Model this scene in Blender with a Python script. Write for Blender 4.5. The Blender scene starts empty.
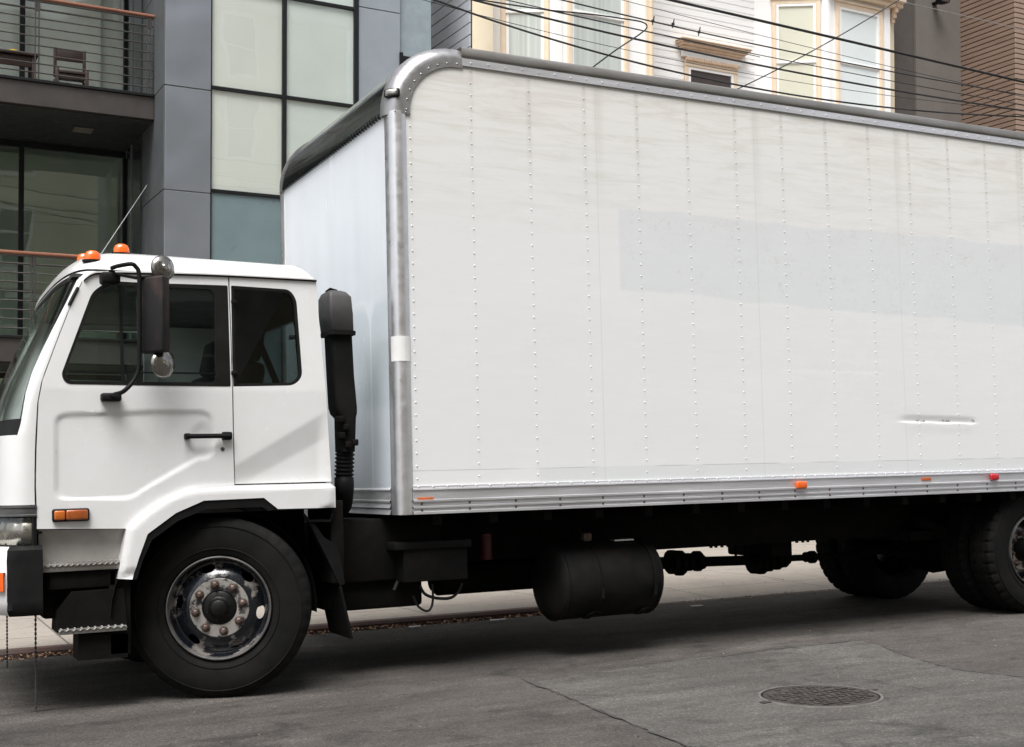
import bpy, bmesh, math, random
from mathutils import Vector, Matrix
random.seed(7)
R = math.radians
sc = bpy.context.scene
COL = sc.collection
# ------------------------------------------------------------------ camera
W_, H_ = 1024, 747
F_, CY_ = 1225.354, 413.378
yaw, pit, rol = .4754, .0499, -.0241
CAM = Vector((-2.8547, -7.1074, 1.2624))
fw = Vector((math.sin(yaw)*math.cos(pit), math.cos(yaw)*math.cos(pit), math.sin(pit)))
_rt = Vector((math.cos(yaw), -math.sin(yaw), 0)); _up = _rt.cross(fw)
rt = _rt*math.cos(rol) + _up*math.sin(rol); up = rt.cross(fw)
cd = bpy.data.cameras.new('camera'); cam = bpy.data.objects.new('camera', cd); COL.objects.link(cam)
m = Matrix((rt, up, -fw)).transposed().to_4x4(); m.translation = CAM; cam.matrix_world = m
cd.sensor_width = 36; cd.lens = F_/W_*36; cd.shift_y = (CY_-H_/2)/W_
cd.clip_start = .05; cd.clip_end = 2000
sc.camera = cam
def ray(px, py): return fw + rt*((px-512)/F_) - up*((py-CY_)/F_)
def onY(px, py, Y):
    d = ray(px, py); return CAM + d*((Y-CAM.y)/d.y)
def onZ(px, py, Z=0.0):
    d = ray(px, py); return CAM + d*((Z-CAM.z)/d.z)
def pj(P):
    d = Vector(P)-CAM; z = d.dot(fw); return 512+F_*d.dot(rt)/z, CY_-F_*d.dot(up)/z
# ------------------------------------------------------------------ materials
def nt(name):
    M = bpy.data.materials.new(name); M.use_nodes = True
    N = M.node_tree.nodes; L = M.node_tree.links
    return M, N, L, N['Principled BSDF']
def mth(N, L, op, a, b=None, c=None, clamp=False):
    n = N.new('ShaderNodeMath'); n.operation = op; n.use_clamp = clamp
    for i, v in enumerate((a, b, c)):
        if v is None: continue
        if isinstance(v, (int, float)): n.inputs[i].default_value = v
        else: L.new(v, n.inputs[i])
    return n.outputs[0]
def noise(N, L, scale=5, detail=6, rough=.6, stretch=(1, 1, 1), dist=0, coord='Object'):
    tc = N.new('ShaderNodeTexCoord'); mp = N.new('ShaderNodeMapping'); mp.inputs['Scale'].default_value = stretch
    L.new(tc.outputs[coord], mp.inputs[0])
    n = N.new('ShaderNodeTexNoise'); n.inputs['Scale'].default_value = scale; n.inputs['Detail'].default_value = detail
    n.inputs['Roughness'].default_value = rough; n.inputs['Distortion'].default_value = dist
    L.new(mp.outputs[0], n.inputs['Vector']); return n.outputs[0]
def ramp(N, L, fac, stops):
    r = N.new('ShaderNodeValToRGB'); e = r.color_ramp.elements
    while len(e) < len(stops): e.new(.5)
    for i, (p, c) in enumerate(stops):
        e[i].position = p; e[i].color = (c, c, c, 1) if isinstance(c, (int, float)) else (*c, 1)
    L.new(fac, r.inputs[0]); return r.outputs[0]
def mixc(N, L, fac, a, b, mode='MIX'):
    n = N.new('ShaderNodeMix'); n.data_type = 'RGBA'; n.blend_type = mode
    for s, v in ((n.inputs[0], fac), (n.inputs[6], a), (n.inputs[7], b)):
        if isinstance(v, (int, float)): s.default_value = v
        elif isinstance(v, tuple): s.default_value = (*v, 1)
        else: L.new(v, s)
    return n.outputs[2]
def bump(N, L, bs, h, strength=.3, dist=.01):
    b = N.new('ShaderNodeBump'); b.inputs['Strength'].default_value = strength; b.inputs['Distance'].default_value = dist
    L.new(h, b.inputs['Height']); L.new(b.outputs[0], bs.inputs['Normal']); return b
def pbr(name, c1, c2=None, rough=.5, metal=0, sc_=4, stretch=(1, 1, 1), lo=.35, hi=.7, bmp=0, bsc=60, rv=.1, coat=0, spec=.5, bd=.004):
    M, N, L, bs = nt(name)
    n = noise(N, L, sc_, 7, .62, stretch)
    c2 = c2 or tuple(v*.8 for v in c1)
    L.new(ramp(N, L, n, [(lo, c1), (hi, c2)]), bs.inputs['Base Color'])
    L.new(ramp(N, L, noise(N, L, sc_*2.3, 4, .6, stretch), [(.3, max(0, rough-rv)), (.7, min(1, rough+rv))]), bs.inputs['Roughness'])
    bs.inputs['Metallic'].default_value = metal; bs.inputs['Specular IOR Level'].default_value = spec
    bs.inputs['Coat Weight'].default_value = coat; bs.inputs['Coat Roughness'].default_value = .08
    if bmp: bump(N, L, bs, noise(N, L, bsc, 5 if bsc > 5 else 1, .6 if bsc > 5 else .3), bmp, bd)
    return M
def glass(name, tint=(.8, .85, .85), ior=1.5, rough=.0, mult=1.0):
    M, N, L, bs = nt(name); N.remove(bs)
    tr = N.new('ShaderNodeBsdfTransparent'); tr.inputs[0].default_value = (*tint, 1)
    gl = N.new('ShaderNodeBsdfGlossy'); gl.inputs['Roughness'].default_value = rough; gl.inputs[0].default_value = (.95, 1, 1, 1)
    fr = N.new('ShaderNodeFresnel'); fr.inputs[0].default_value = ior
    mx = N.new('ShaderNodeMixShader'); ge = N.new('ShaderNodeNewGeometry')
    L.new(mth(N, L, 'MULTIPLY', mth(N, L, 'MULTIPLY', fr.outputs[0], mult), mth(N, L, 'SUBTRACT', 1, ge.outputs['Backfacing']), clamp=True), mx.inputs[0])
    L.new(tr.outputs[0], mx.inputs[1]); L.new(gl.outputs[0], mx.inputs[2])
    L.new(mx.outputs[0], N['Material Output'].inputs[0])
    nb = noise(N, L, .9, 2, .4); b = N.new('ShaderNodeBump'); b.inputs['Strength'].default_value = .25; b.inputs['Distance'].default_value = .02
    L.new(nb, b.inputs['Height']); L.new(b.outputs[0], gl.inputs['Normal'])
    return M
MT = {}
def asphalt(name, c1, c2, sp=1.0):
    M, N, L, bs = nt(name)
    big = noise(N, L, .55, 6, .65, (1, 2.2, 1), 1.2)
    streak = noise(N, L, 1.6, 7, .7, (.5, 2.0, 1), .8)
    f = mth(N, L, 'ADD', mth(N, L, 'MULTIPLY', big, .55), mth(N, L, 'MULTIPLY', streak, .45))
    base = ramp(N, L, f, [(.38, c1), (.60, c2)])
    sk = noise(N, L, 1.1, 8, .72, (.5, 2.2, 1), 1.0); base = mixc(N, L, 1.0, base, ramp(N, L, sk, [(.36, .76), (.52, 1.0), (.66, 1.2)]), 'MULTIPLY')
    fine = noise(N, L, 75, 5, .8)
    vo = N.new('ShaderNodeTexVoronoi'); vo.inputs['Scale'].default_value = 85
    tc = N.new('ShaderNodeTexCoord'); L.new(tc.outputs['Object'], vo.inputs['Vector'])
    agg = ramp(N, L, vo.outputs['Color'], [(.0, .50), (.55, .92), (.85, 1.2), (1, 2.3)])
    base = mixc(N, L, .75*sp, base, agg, 'MULTIPLY')
    base = mixc(N, L, .8, base, ramp(N, L, fine, [(.3, .45), (.7, 1.5)]), 'MULTIPLY')
    st = ramp(N, L, noise(N, L, 2.3, 5, .6, (1, 1, 1), 1.5), [(.56, 1.0), (.68, .66)])
    base = mixc(N, L, 1.0, base, st, 'MULTIPLY')
    ds = ramp(N, L, noise(N, L, 5.5, 3, .5, (.55, 2.6, 1), .5), [(.66, 1.0), (.70, .60)]); base = mixc(N, L, 1.0, base, ds, 'MULTIPLY')
    vc = N.new('ShaderNodeTexVoronoi'); vc.feature = 'DISTANCE_TO_EDGE'; vc.inputs['Scale'].default_value = .45
    tw = mixc(N, L, .12, tc.outputs['Object'], N.new('ShaderNodeTexNoise').outputs[1]); L.new(tw, vc.inputs['Vector'])
    nn = [n for n in N if n.type == 'TEX_NOISE'][-1]; nn.inputs['Scale'].default_value = 3.0; nn.inputs['Detail'].default_value = 8; L.new(tc.outputs['Object'], nn.inputs['Vector'])
    L.new(base, bs.inputs['Base Color'])
    bs.inputs['Roughness'].default_value = .88; bs.inputs['Specular IOR Level'].default_value = .3
    h = mth(N, L, 'ADD', mth(N, L, 'MULTIPLY', fine, .5), vo.outputs['Distance'])
    bump(N, L, bs, h, .8, .008)
    return M
MT['road'] = asphalt('road_asphalt', (.057, .052, .047), (.096, .087, .079))
MT['patch'] = asphalt('patch_asphalt', (.076, .0725, .067), (.115, .109, .100), .9)
MT['tar'] = pbr('crack_tar', (.036, .035, .034), (.062, .06, .057), .8, sc_=9)
def concrete(name, c1, c2, jt=1.5, dirt=.7):
    M, N, L, bs = nt(name)
    n = noise(N, L, 1.1, 8, .7, (1, 1, 1), .8); base = ramp(N, L, n, [(.3, c2), (.65, c1)])
    base = mixc(N, L, .6, base, ramp(N, L, noise(N, L, 60, 4, .7), [(.3, .8), (.7, 1.12)]), 'MULTIPLY')
    base = mixc(N, L, dirt, base, ramp(N, L, noise(N, L, 5, 5, .7), [(.55, 1.0), (.75, .62)]), 'MULTIPLY')
    tc = N.new('ShaderNodeTexCoord'); sp = N.new('ShaderNodeSeparateXYZ'); L.new(tc.outputs['Object'], sp.inputs[0])
    def line(o, off):
        f = mth(N, L, 'FRACT', mth(N, L, 'DIVIDE', mth(N, L, 'ADD', o, off), jt))
        return mth(N, L, 'LESS_THAN', f, .012)
    ln = mth(N, L, 'MAXIMUM', line(sp.outputs[0], 100.6), line(sp.outputs[1], 100.1))
    base = mixc(N, L, mth(N, L, 'MULTIPLY', ln, .75), base, (.05, .045, .04))
    L.new(base, bs.inputs['Base Color']); bs.inputs['Roughness'].default_value = .9
    bump(N, L, bs, mth(N, L, 'SUBTRACT', noise(N, L, 70, 4, .7), mth(N, L, 'MULTIPLY', ln, 2)), .3, .004)
    return M
MT['walk'] = concrete('sidewalk_concrete', (.31, .275, .237), (.235, .208, .18))
MT['kerb'] = pbr('kerb_concrete', (.10, .055, .045), (.05, .04, .036), .85, sc_=3, bmp=.3)
MT['leaf'] = pbr('dry_leaf', (.40, .25, .15), (.17, .09, .05), .8, sc_=35, lo=.4, hi=.6)
MT['iron'] = pbr('manhole_iron', (.022, .017, .015), (.060, .052, .047), .7, .1, sc_=14, bmp=.6, bsc=50)
MT['dirt'] = pbr('packed_dirt', (.09, .085, .078), (.15, .14, .13), .9, sc_=12, bmp=.5)

def box_paint():
    M, N, L, bs = nt('box_side_paint')
    tc = N.new('ShaderNodeTexCoord'); sp = N.new('ShaderNodeSeparateXYZ'); L.new(tc.outputs['Object'], sp.inputs[0])
    x, z = sp.outputs[0], sp.outputs[2]
    # weathering: creamy grime on the upper part, streaking down from the rail
    g = noise(N, L, 1.3, 8, .68, (.5, 1, 1.6), .6)
    gr = noise(N, L, 7, 8, .7, (.22, 1, 2.2), .9)
    hz = mth(N, L, 'MULTIPLY', mth(N, L, 'SUBTRACT', z, 2.75), 1.0, clamp=True)
    clean = (.770, .782, .790); grime = (.60, .575, .52)
    f1 = mth(N, L, 'MULTIPLY', ramp(N, L, g, [(.25, .55), (.7, 1.0)]), hz, clamp=True)
    base = mixc(N, L, f1, clean, (.775, .765, .735))
    f2 = mth(N, L, 'MULTIPLY', ramp(N, L, gr, [(.46, 0.0), (.70, .9)]), mth(N, L, 'ADD', mth(N, L, 'MULTIPLY', hz, .8), .06))
    base = mixc(N, L, f2, base, grime)
    # vertical streaks below rivets and laps
    vs = noise(N, L, 16, 5, .6, (1, 1, .06), .2)
    fr = mth(N, L, 'FRACT', mth(N, L, 'DIVIDE', mth(N, L, 'SUBTRACT', x, .557-.2139), .4278))
    d = mth(N, L, 'ABSOLUTE', mth(N, L, 'SUBTRACT', fr, .5))
    near = mth(N, L, 'SUBTRACT', 1, mth(N, L, 'MULTIPLY', d, 16), clamp=True)
    top = mth(N, L, 'MULTIPLY', mth(N, L, 'SUBTRACT', z, 3.0), 1.1, clamp=True)
    f3 = mth(N, L, 'MULTIPLY', mth(N, L, 'MULTIPLY', near, ramp(N, L, vs, [(.35, .15), (.65, 1)])), mth(N, L, 'ADD', mth(N, L, 'MULTIPLY', top, .5), .05))
    base = mixc(N, L, f3, base, (.42, .385, .33))
    # ghost of a removed sign: cooler grey band, edges slightly wavy
    wz = mth(N, L, 'ADD', z, mth(N, L, 'MULTIPLY', mth(N, L, 'SUBTRACT', noise(N, L, 1.6, 3, .5), .5), .12))
    a = mth(N, L, 'MULTIPLY', mth(N, L, 'SUBTRACT', wz, mth(N, L, 'SUBTRACT', GZ0, mth(N, L, 'MULTIPLY', mth(N, L, 'SUBTRACT', x, GX0), GK))), 45, clamp=True)
    b = mth(N, L, 'MULTIPLY', mth(N, L, 'SUBTRACT', GZ1, wz), 45, clamp=True); c = mth(N, L, 'MULTIPLY', mth(N, L, 'SUBTRACT', x, GX0), 60, clamp=True)
    gm = mth(N, L, 'MULTIPLY', mth(N, L, 'MULTIPLY', a, b), c)
    base = mixc(N, L, mth(N, L, 'MULTIPLY', gm, .68), base, (.675, .70, .722))
    scr = noise(N, L, 9, 3, .5, (1, 1, .8), 3.0)
    sc2 = ramp(N, L, scr, [(.490, 0), (.5, 1), (.502, 1), (.512, 0)])
    brk = ramp(N, L, noise(N, L, 3.5, 4, .7), [(.50, 0), (.58, .7)])
    base = mixc(N, L, mth(N, L, 'MULTIPLY', mth(N, L, 'MULTIPLY', sc2, brk), gm), base, (.45, .42, .38))
    # bluish strip of replaced skin low down, and thin lap seams
    st = mth(N, L, 'MULTIPLY', mth(N, L, 'LESS_THAN', z, 1.30), mth(N, L, 'GREATER_THAN', x, 1.0))
    base = mixc(N, L, mth(N, L, 'MULTIPLY', st, .6), base, (.66, .69, .70))
    for sx in SEAMS:
        wob = mth(N, L, 'ADD', x, mth(N, L, 'MULTIPLY', mth(N, L, 'SUBTRACT', noise(N, L, 1.2, 2, .5), .5), .0))
        ls = mth(N, L, 'LESS_THAN', mth(N, L, 'ABSOLUTE', mth(N, L, 'SUBTRACT', wob, sx)), .004)
        wd = mth(N, L, 'SUBTRACT', 1, mth(N, L, 'MULTIPLY', mth(N, L, 'ABSOLUTE', mth(N, L, 'SUBTRACT', wob, sx+.02)), 18), clamp=True)
        base = mixc(N, L, mth(N, L, 'MULTIPLY', ls, .16), base, (.35, .33, .30))
        base = mixc(N, L, mth(N, L, 'MULTIPLY', mth(N, L, 'MULTIPLY', wd, top), .25), base, (.4, .37, .32))
    hs = mth(N, L, 'LESS_THAN', mth(N, L, 'ABSOLUTE', mth(N, L, 'SUBTRACT', z, 1.30)), .003)
    base = mixc(N, L, mth(N, L, 'MULTIPLY', mth(N, L, 'MULTIPLY', hs, ramp(N, L, noise(N, L, 1.7, 2), [(.42, 0), (.5, 1)])), .5), base, (.35, .35, .35))
    for (qa, qb) in ((DNT[0]-.01, DNT[0]+.10), (DNT[1]-.07, DNT[1]+.06), (DNT[2]-.03, DNT[2]+.01)):
        zl = mth(N, L, 'LESS_THAN', mth(N, L, 'ABSOLUTE', mth(N, L, 'SUBTRACT', z, DNT[3]+.008)), .011)
        xl = mth(N, L, 'MULTIPLY', mth(N, L, 'GREATER_THAN', x, qa), mth(N, L, 'LESS_THAN', x, qb))
        base = mixc(N, L, mth(N, L, 'MULTIPLY', mth(N, L, 'MULTIPLY', zl, xl), ramp(N, L, noise(N, L, 40, 3, .6), [(.42, 0), (.56, .75)])), base, (.22, .20, .18))
    L.new(base, bs.inputs['Base Color'])
    bs.inputs['Roughness'].default_value = .42
    bump(N, L, bs, mth(N, L, 'ADD', noise(N, L, 1.1, 3, .5), mth(N, L, 'MULTIPLY', noise(N, L, 14, 3, .6, (.3, 1, 1)), .12)), .22, .03)
    return M
_a = onY(617, 207, 0); _b = onY(617, 290, 0)
GX0, GZ1, GZ0 = _a.x, _a.z-.0, _b.z
_c = onY(1020, 328, 0); GK = (GZ0-_c.z)/(_c.x-GX0)
SEAMS = [onY(595, 100, 0).x, onY(753.5, 140, 0).x, onY(895, 150, 0).x, onY(1017, 170, 0).x]
_d0, _d1 = onY(905, 421, 0), onY(974, 423, 0)
DNT = (_d0.x+.12, _d0.x+.44, _d1.x, (_d0.z+_d1.z)/2)
MT['boxside'] = box_paint()
MT['boxfront'] = pbr('box_front_paint', (.70, .745, .785), (.60, .655, .70), .2, sc_=1.2, stretch=(1, 1, .15), rv=.06, bmp=.5, bsc=2.2, coat=.3, bd=.02)
def front_paint():
    M = pbr('box_front_paint', (.80, .845, .89), (.72, .765, .81), .22, sc_=1.2, stretch=(1, 1, .15), rv=.06, bmp=.5, bsc=2.2, coat=.3, bd=.02)
    N = M.node_tree.nodes; L = M.node_tree.links; bs = N['Principled BSDF']; src = bs.inputs['Base Color'].links[0].from_socket
    tc = N.new('ShaderNodeTexCoord'); sp = N.new('ShaderNodeSeparateXYZ'); L.new(tc.outputs['Object'], sp.inputs[0]); y, z = sp.outputs[1], sp.outputs[2]
    col = src
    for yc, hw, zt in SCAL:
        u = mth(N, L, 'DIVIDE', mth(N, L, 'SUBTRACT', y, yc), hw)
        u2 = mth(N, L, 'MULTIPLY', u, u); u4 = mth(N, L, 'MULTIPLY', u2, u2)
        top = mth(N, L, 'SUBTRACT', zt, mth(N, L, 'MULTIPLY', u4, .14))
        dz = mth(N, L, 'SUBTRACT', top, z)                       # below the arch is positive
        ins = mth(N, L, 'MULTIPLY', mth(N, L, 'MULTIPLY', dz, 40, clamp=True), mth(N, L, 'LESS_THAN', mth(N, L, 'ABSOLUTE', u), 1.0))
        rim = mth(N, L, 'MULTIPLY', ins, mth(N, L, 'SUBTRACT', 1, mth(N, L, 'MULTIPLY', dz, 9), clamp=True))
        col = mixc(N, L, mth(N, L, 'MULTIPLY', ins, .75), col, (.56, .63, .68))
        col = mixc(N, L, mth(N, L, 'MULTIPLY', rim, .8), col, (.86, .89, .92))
    L.new(col, bs.inputs['Base Color']); return M
def onX(px, py, X):
    d = ray(px, py); return CAM + d*((X-CAM.x)/d.x)
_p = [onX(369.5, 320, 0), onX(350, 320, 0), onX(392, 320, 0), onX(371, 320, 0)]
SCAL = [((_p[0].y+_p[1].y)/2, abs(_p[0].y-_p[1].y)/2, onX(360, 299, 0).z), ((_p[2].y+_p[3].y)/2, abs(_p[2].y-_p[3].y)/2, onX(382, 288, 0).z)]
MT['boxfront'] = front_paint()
MT['white'] = pbr('cab_white_paint', (.76, .765, .77), (.70, .70, .69), .24, sc_=3, rv=.05, coat=.6, lo=.4, hi=.8)
MT['whiteshade'] = pbr('shaded_white_paint', (.42, .41, .39), (.28, .27, .25), .55, sc_=5)  # white greyed in its colour to give the step recess its shade
MT['alu'] = pbr('worn_aluminium', (.78, .78, .80), (.66, .66, .68), .36, .85, sc_=6, stretch=(.5, 1, 1), bmp=.12, bsc=60)
MT['alu2'] = pbr('ribbed_aluminium', (.74, .74, .765), (.54, .54, .56), .42, .65, sc_=5, stretch=(.25, 1, 3), bmp=.15, bsc=40)
MT['alucap'] = pbr('grey_cast_cap', (.42, .415, .42), (.31, .31, .315), .36, .75, sc_=8, bmp=.1)
MT['rail'] = pbr('roof_rail_metal', (.34, .335, .325), (.20, .185, .165), .42, .6, sc_=5, stretch=(.3, 1, 1))
MT['blackcap'] = pbr('black_cap_paint', (.004, .005, .006), (.014, .016, .016), .2, sc_=3, coat=.8, spec=.35, stretch=(1, .4, 1), bmp=.5, bsc=4, bd=.012)
MT['black'] = pbr('black_plastic', (.004, .004, .0045), (.009, .009, .009), .6, sc_=6, bmp=.1, spec=.18)
MT['blackm'] = pbr('black_chassis', (.004, .004, .004), (.009, .008, .007), .8, sc_=7, bmp=.2, spec=.12)
MT['tank'] = pbr('dusty_tank_paint', (.006, .006, .006), (.016, .0135, .011), .7, sc_=4, bmp=.2, spec=.13, lo=.45, hi=.75)
MT['rubber'] = pbr('tyre_rubber', (.0065, .0064, .0064), (.017, .0155, .0135), .8, lo=.42, hi=.85, sc_=4, bmp=.15, bsc=40, spec=.14)
MT['gasket'] = pbr('rubber_seal', (.005, .005, .005), (.008, .008, .008), .45, spec=.3)
MT['rimblk'] = pbr('worn_black_wheel', (.010, .012, .017), (.27, .25, .235), .24, .3, sc_=8, lo=.55, hi=.62, coat=.5, bmp=.1)
MT['rimworn'] = pbr('chipped_hub_face', (.34, .325, .30), (.03, .03, .036), .35, .3, sc_=13, lo=.5, hi=.57, bmp=.3)
MT['lip'] = pbr('rim_lip', (.08, .08, .08), (.22, .21, .2), .4, .5, sc_=8)
MT['hub'] = pbr('greasy_hub', (.006, .006, .006), (.004, .004, .004), .45, sc_=8, spec=.25)
MT['nut'] = pbr('rusty_nut', (.07, .040, .030), (.13, .10, .09), .5, .4, sc_=30)
MT['rust'] = pbr('rusty_black_mirror', (.009, .0085, .009), (.05, .028, .021), .6, sc_=9, lo=.5, hi=.75, bmp=.2, spec=.3, stretch=(1, 1, .5))
MT['chrome'] = pbr('chrome', (.32, .31, .29), (.16, .135, .11), .24, 1, sc_=9, lo=.5, hi=.75)
MT['mirror'] = pbr('mirror_glass', (.8, .8, .8), (.8, .8, .8), .02, 1, rv=0)
MT['orange'] = pbr('amber_lens', (.85, .14, .012), (.75, .10, .01), .25, coat=.5, bmp=.3, bsc=90)
MT['amberd'] = pbr('dark_amber_lens', (.38, .10, .02), (.24, .05, .012), .2, coat=.6, sc_=20)
MT['red'] = pbr('red_lens', (.55, .012, .02), (.42, .01, .015), .25, coat=.5)
MT['reflo'] = pbr('orange_reflector', (.55, .13, .04), (.4, .10, .04), .35, sc_=30)
MT['whitetape'] = pbr('white_tape', (.78, .78, .77), (.7, .7, .7), .5)
MT['seat'] = pbr('seat_fabric', (.02, .021, .024), (.035, .035, .04), .85, sc_=20)
MT['greyp'] = pbr('grey_plastic', (.045, .044, .045), (.065, .063, .063), .55, sc_=6, spec=.3)
MT['trim'] = pbr('cab_interior_grey', (.05, .05, .052), (.035, .035, .036), .8)
MT['trimgrey'] = pbr('front_trim_grey', (.06, .062, .062), (.11, .11, .11), .4, .2, sc_=5, stretch=(1, 1, 5))
MT['tglass'] = glass('cab_glass', (.84, .90, .87), 1.5)
MT['tglassf'] = glass('far_cab_glass', (.85, .9, .88), 1.45)
MT['tglassd'] = glass('cab_glass_dark', (.34, .38, .38), 1.4)
MT['reflector'] = pbr('lamp_reflector', (.62, .60, .56), (.45, .43, .40), .28, .9, sc_=14)
MT['amberm'] = pbr('side_amber_lens', (.55, .14, .02), (.42, .10, .015), .25, coat=.5, sc_=20)
MT['lens'] = glass('headlight_lens', (.8, .8, .78), 1.6)
MT['cable'] = pbr('black_cable', (.012, .012, .013), (.02, .02, .02), .6)
MT['cableg'] = pbr('pale_cable', (.35, .34, .32), (.25, .25, .24), .6)
MT['redpaint'] = pbr('red_filter', (.10, .012, .01), (.06, .01, .01), .5)
# building materials
MT['zinc'] = pbr('zinc_panel', (.26, .28, .308), (.235, .253, .278), .32, .5, sc_=.5, bmp=.9, bsc=1.3, rv=.02, bd=.06)
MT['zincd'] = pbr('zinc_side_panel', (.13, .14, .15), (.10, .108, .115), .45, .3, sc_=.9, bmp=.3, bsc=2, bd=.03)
MT['zincp'] = pbr('pale_blue_panel', (.30, .335, .37), (.26, .29, .32), .5, .15, sc_=1.2)
MT['stuccob'] = pbr('pale_blue_stucco', (.29, .345, .37), (.22, .265, .29), .8, sc_=5, bmp=.3, bsc=25, lo=.3, hi=.7)
MT['frame'] = pbr('black_window_frame', (.006, .0065, .008), (.010, .010, .011), .45, spec=.3)
MT['blind'] = pbr('cream_blind', (.80, .79, .745), (.73, .725, .685), .8, sc_=.8, stretch=(1, 1, .4))
MT['blindg'] = pbr('pale_green_blind', (.74, .775, .745), (.67, .70, .675), .8, sc_=.8)
MT['teal'] = pbr('teal_spandrel', (.165, .225, .24), (.145, .20, .215), .35, sc_=2, spec=.5)
MT['bglass'] = glass('building_glass', (.97, .985, .975), 1.5, mult=2.2)
MT['vglass'] = glass('house_window_glass', (.96, .975, .97), 1.45, mult=.8)
MT['bglassd'] = glass('dim_building_glass', (.84, .90, .86), 1.6, mult=2.8)
MT['brownm'] = pbr('brown_metal_fascia', (.060, .052, .049), (.045, .040, .038), .5, .2, sc_=2)
MT['soffit'] = pbr('dark_soffit_board', (.030, .033, .033), (.022, .025, .025), .7, sc_=3)
MT['wood'] = pbr('cedar_handrail', (.25, .095, .05), (.15, .055, .03), .5, sc_=8, stretch=(.2, 1, 1), coat=.1)
MT['railm'] = pbr('railing_steel', (.085, .078, .073), (.06, .056, .052), .45, .4)
MT['dwood'] = pbr('dark_teak', (.055, .028, .018), (.03, .016, .012), .5, sc_=10, stretch=(.3, 1, 1))
MT['yellow'] = pbr('yellow_cloth', (.55, .36, .01), (.45, .3, .01), .7)
MT['int'] = pbr('dim_interior_wall', (.62, .63, .55), (.48, .49, .42), .9, sc_=.6)
MT['lamp'] = pbr('soffit_lamp', (.20, .18, .14), (.16, .14, .12), .5)
MT['cream'] = pbr('cream_trim', (.80, .655, .50), (.74, .59, .44), .65, sc_=5, bmp=.1, bsc=30)
MT['creaml'] = pbr('light_cream_trim', (.84, .74, .56), (.80, .69, .50), .65, sc_=5)
MT['tan'] = pbr('tan_cornice', (.74, .57, .43), (.62, .47, .35), .7, sc_=9)
MT['vwhite'] = pbr('house_white_paint', (.90, .90, .89), (.86, .855, .845), .6, sc_=2, stretch=(.4, 1, 2))
MT['curt'] = pbr('net_curtain', (.72, .72, .69), (.50, .505, .485), .8, sc_=5, stretch=(2.5, 2.5, .02), lo=.35, hi=.65)
MT['vblind'] = pbr('cream_roller_blind', (.82, .765, .64), (.78, .72, .60), .8, sc_=1)
MT['vwblind'] = pbr('white_roller_blind', (.92, .92, .93), (.84, .845, .86), .8, sc_=1)
MT['dpane'] = pbr('dark_room', (.055, .042, .038), (.04, .03, .03), .6)
MT['garage'] = pbr('garage_concrete', (.25, .232, .21), (.19, .175, .16), .9, sc_=2)
MT['sidegrey'] = pbr('grey_siding', (.50, .52, .56), (.43, .45, .48), .6, sc_=3)
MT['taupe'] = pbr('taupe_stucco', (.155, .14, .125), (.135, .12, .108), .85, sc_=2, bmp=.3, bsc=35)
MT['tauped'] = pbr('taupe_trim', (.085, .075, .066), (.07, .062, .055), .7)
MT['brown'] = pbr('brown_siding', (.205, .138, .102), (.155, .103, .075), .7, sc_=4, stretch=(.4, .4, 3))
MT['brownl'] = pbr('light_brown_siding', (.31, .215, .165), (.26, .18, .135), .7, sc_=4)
MT['groove'] = pbr('siding_groove', (.03, .02, .016), (.02, .015, .012), .8)
MT['opp'] = pbr('opposite_cream_wall', (.72, .66, .50), (.64, .58, .44), .8, sc_=1)
MT['curtl'] = pbr('pale_curtain', (.88, .90, .82), (.80, .82, .75), .8, sc_=2, stretch=(3, 3, .1))
MT['oppw'] = pbr('opposite_white_trim', (.8, .8, .78), (.75, .75, .73), .7)
MT['oppg'] = pbr('opposite_dark_glass', (.03, .035, .04), (.05, .055, .06), .1)

# ------------------------------------------------------------------ mesh helpers
def nb(): return bmesh.new()
def box(bm, x0, x1, y0, y1, z0, z1, bev=0, seg=2, M=None):
    g = bmesh.ops.create_cube(bm, size=1)
    vs = g['verts']
    for v in vs:
        v.co = Vector(((x0+x1)/2+v.co.x*(x1-x0), (y0+y1)/2+v.co.y*(y1-y0), (z0+z1)/2+v.co.z*(z1-z0)))
    if bev:
        es = {e for v in vs for e in v.link_edges}
        r = bmesh.ops.bevel(bm, geom=list(es), offset=bev, segments=seg, affect='EDGES', profile=.5)
        vs = list({v for f in r['faces'] for v in f.verts} | {v for v in vs if v.is_valid})
    if M is not None: bmesh.ops.transform(bm, matrix=M, verts=vs)
    return vs
def loft(bm, rings, cap=True, closed=True):
    V = [[bm.verts.new(p) for p in r] for r in rings]
    n = len(V[0])
    for a, b in zip(V, V[1:]):
        for i in range(n if closed else n-1):
            j = (i+1) % n
            try: bm.faces.new((a[i], a[j], b[j], b[i]))
            except ValueError: pass
    if cap and closed:
        for r in (V[0], V[-1]):
            try: bm.faces.new(r)
            except ValueError: pass
    return V
def tube(bm, pts, r, seg=8, cap=True):
    pts = [Vector(p) for p in pts]; rings = []
    prev = None
    for i, p in enumerate(pts):
        d = (pts[min(i+1, len(pts)-1)]-pts[max(i-1, 0)]).normalized()
        if prev is None:
            a = d.orthogonal().normalized()
        else:
            a = prev - d*prev.dot(d)
            a = a.normalized() if a.length > 1e-6 else d.orthogonal().normalized()
        prev = a; b = d.cross(a)
        rr = r[i] if isinstance(r, (list, tuple)) else r
        rings.append([p + a*rr*math.cos(t) + b*rr*math.sin(t) for t in [2*math.pi*k/seg for k in range(seg)]])
    loft(bm, rings, cap)
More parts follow.
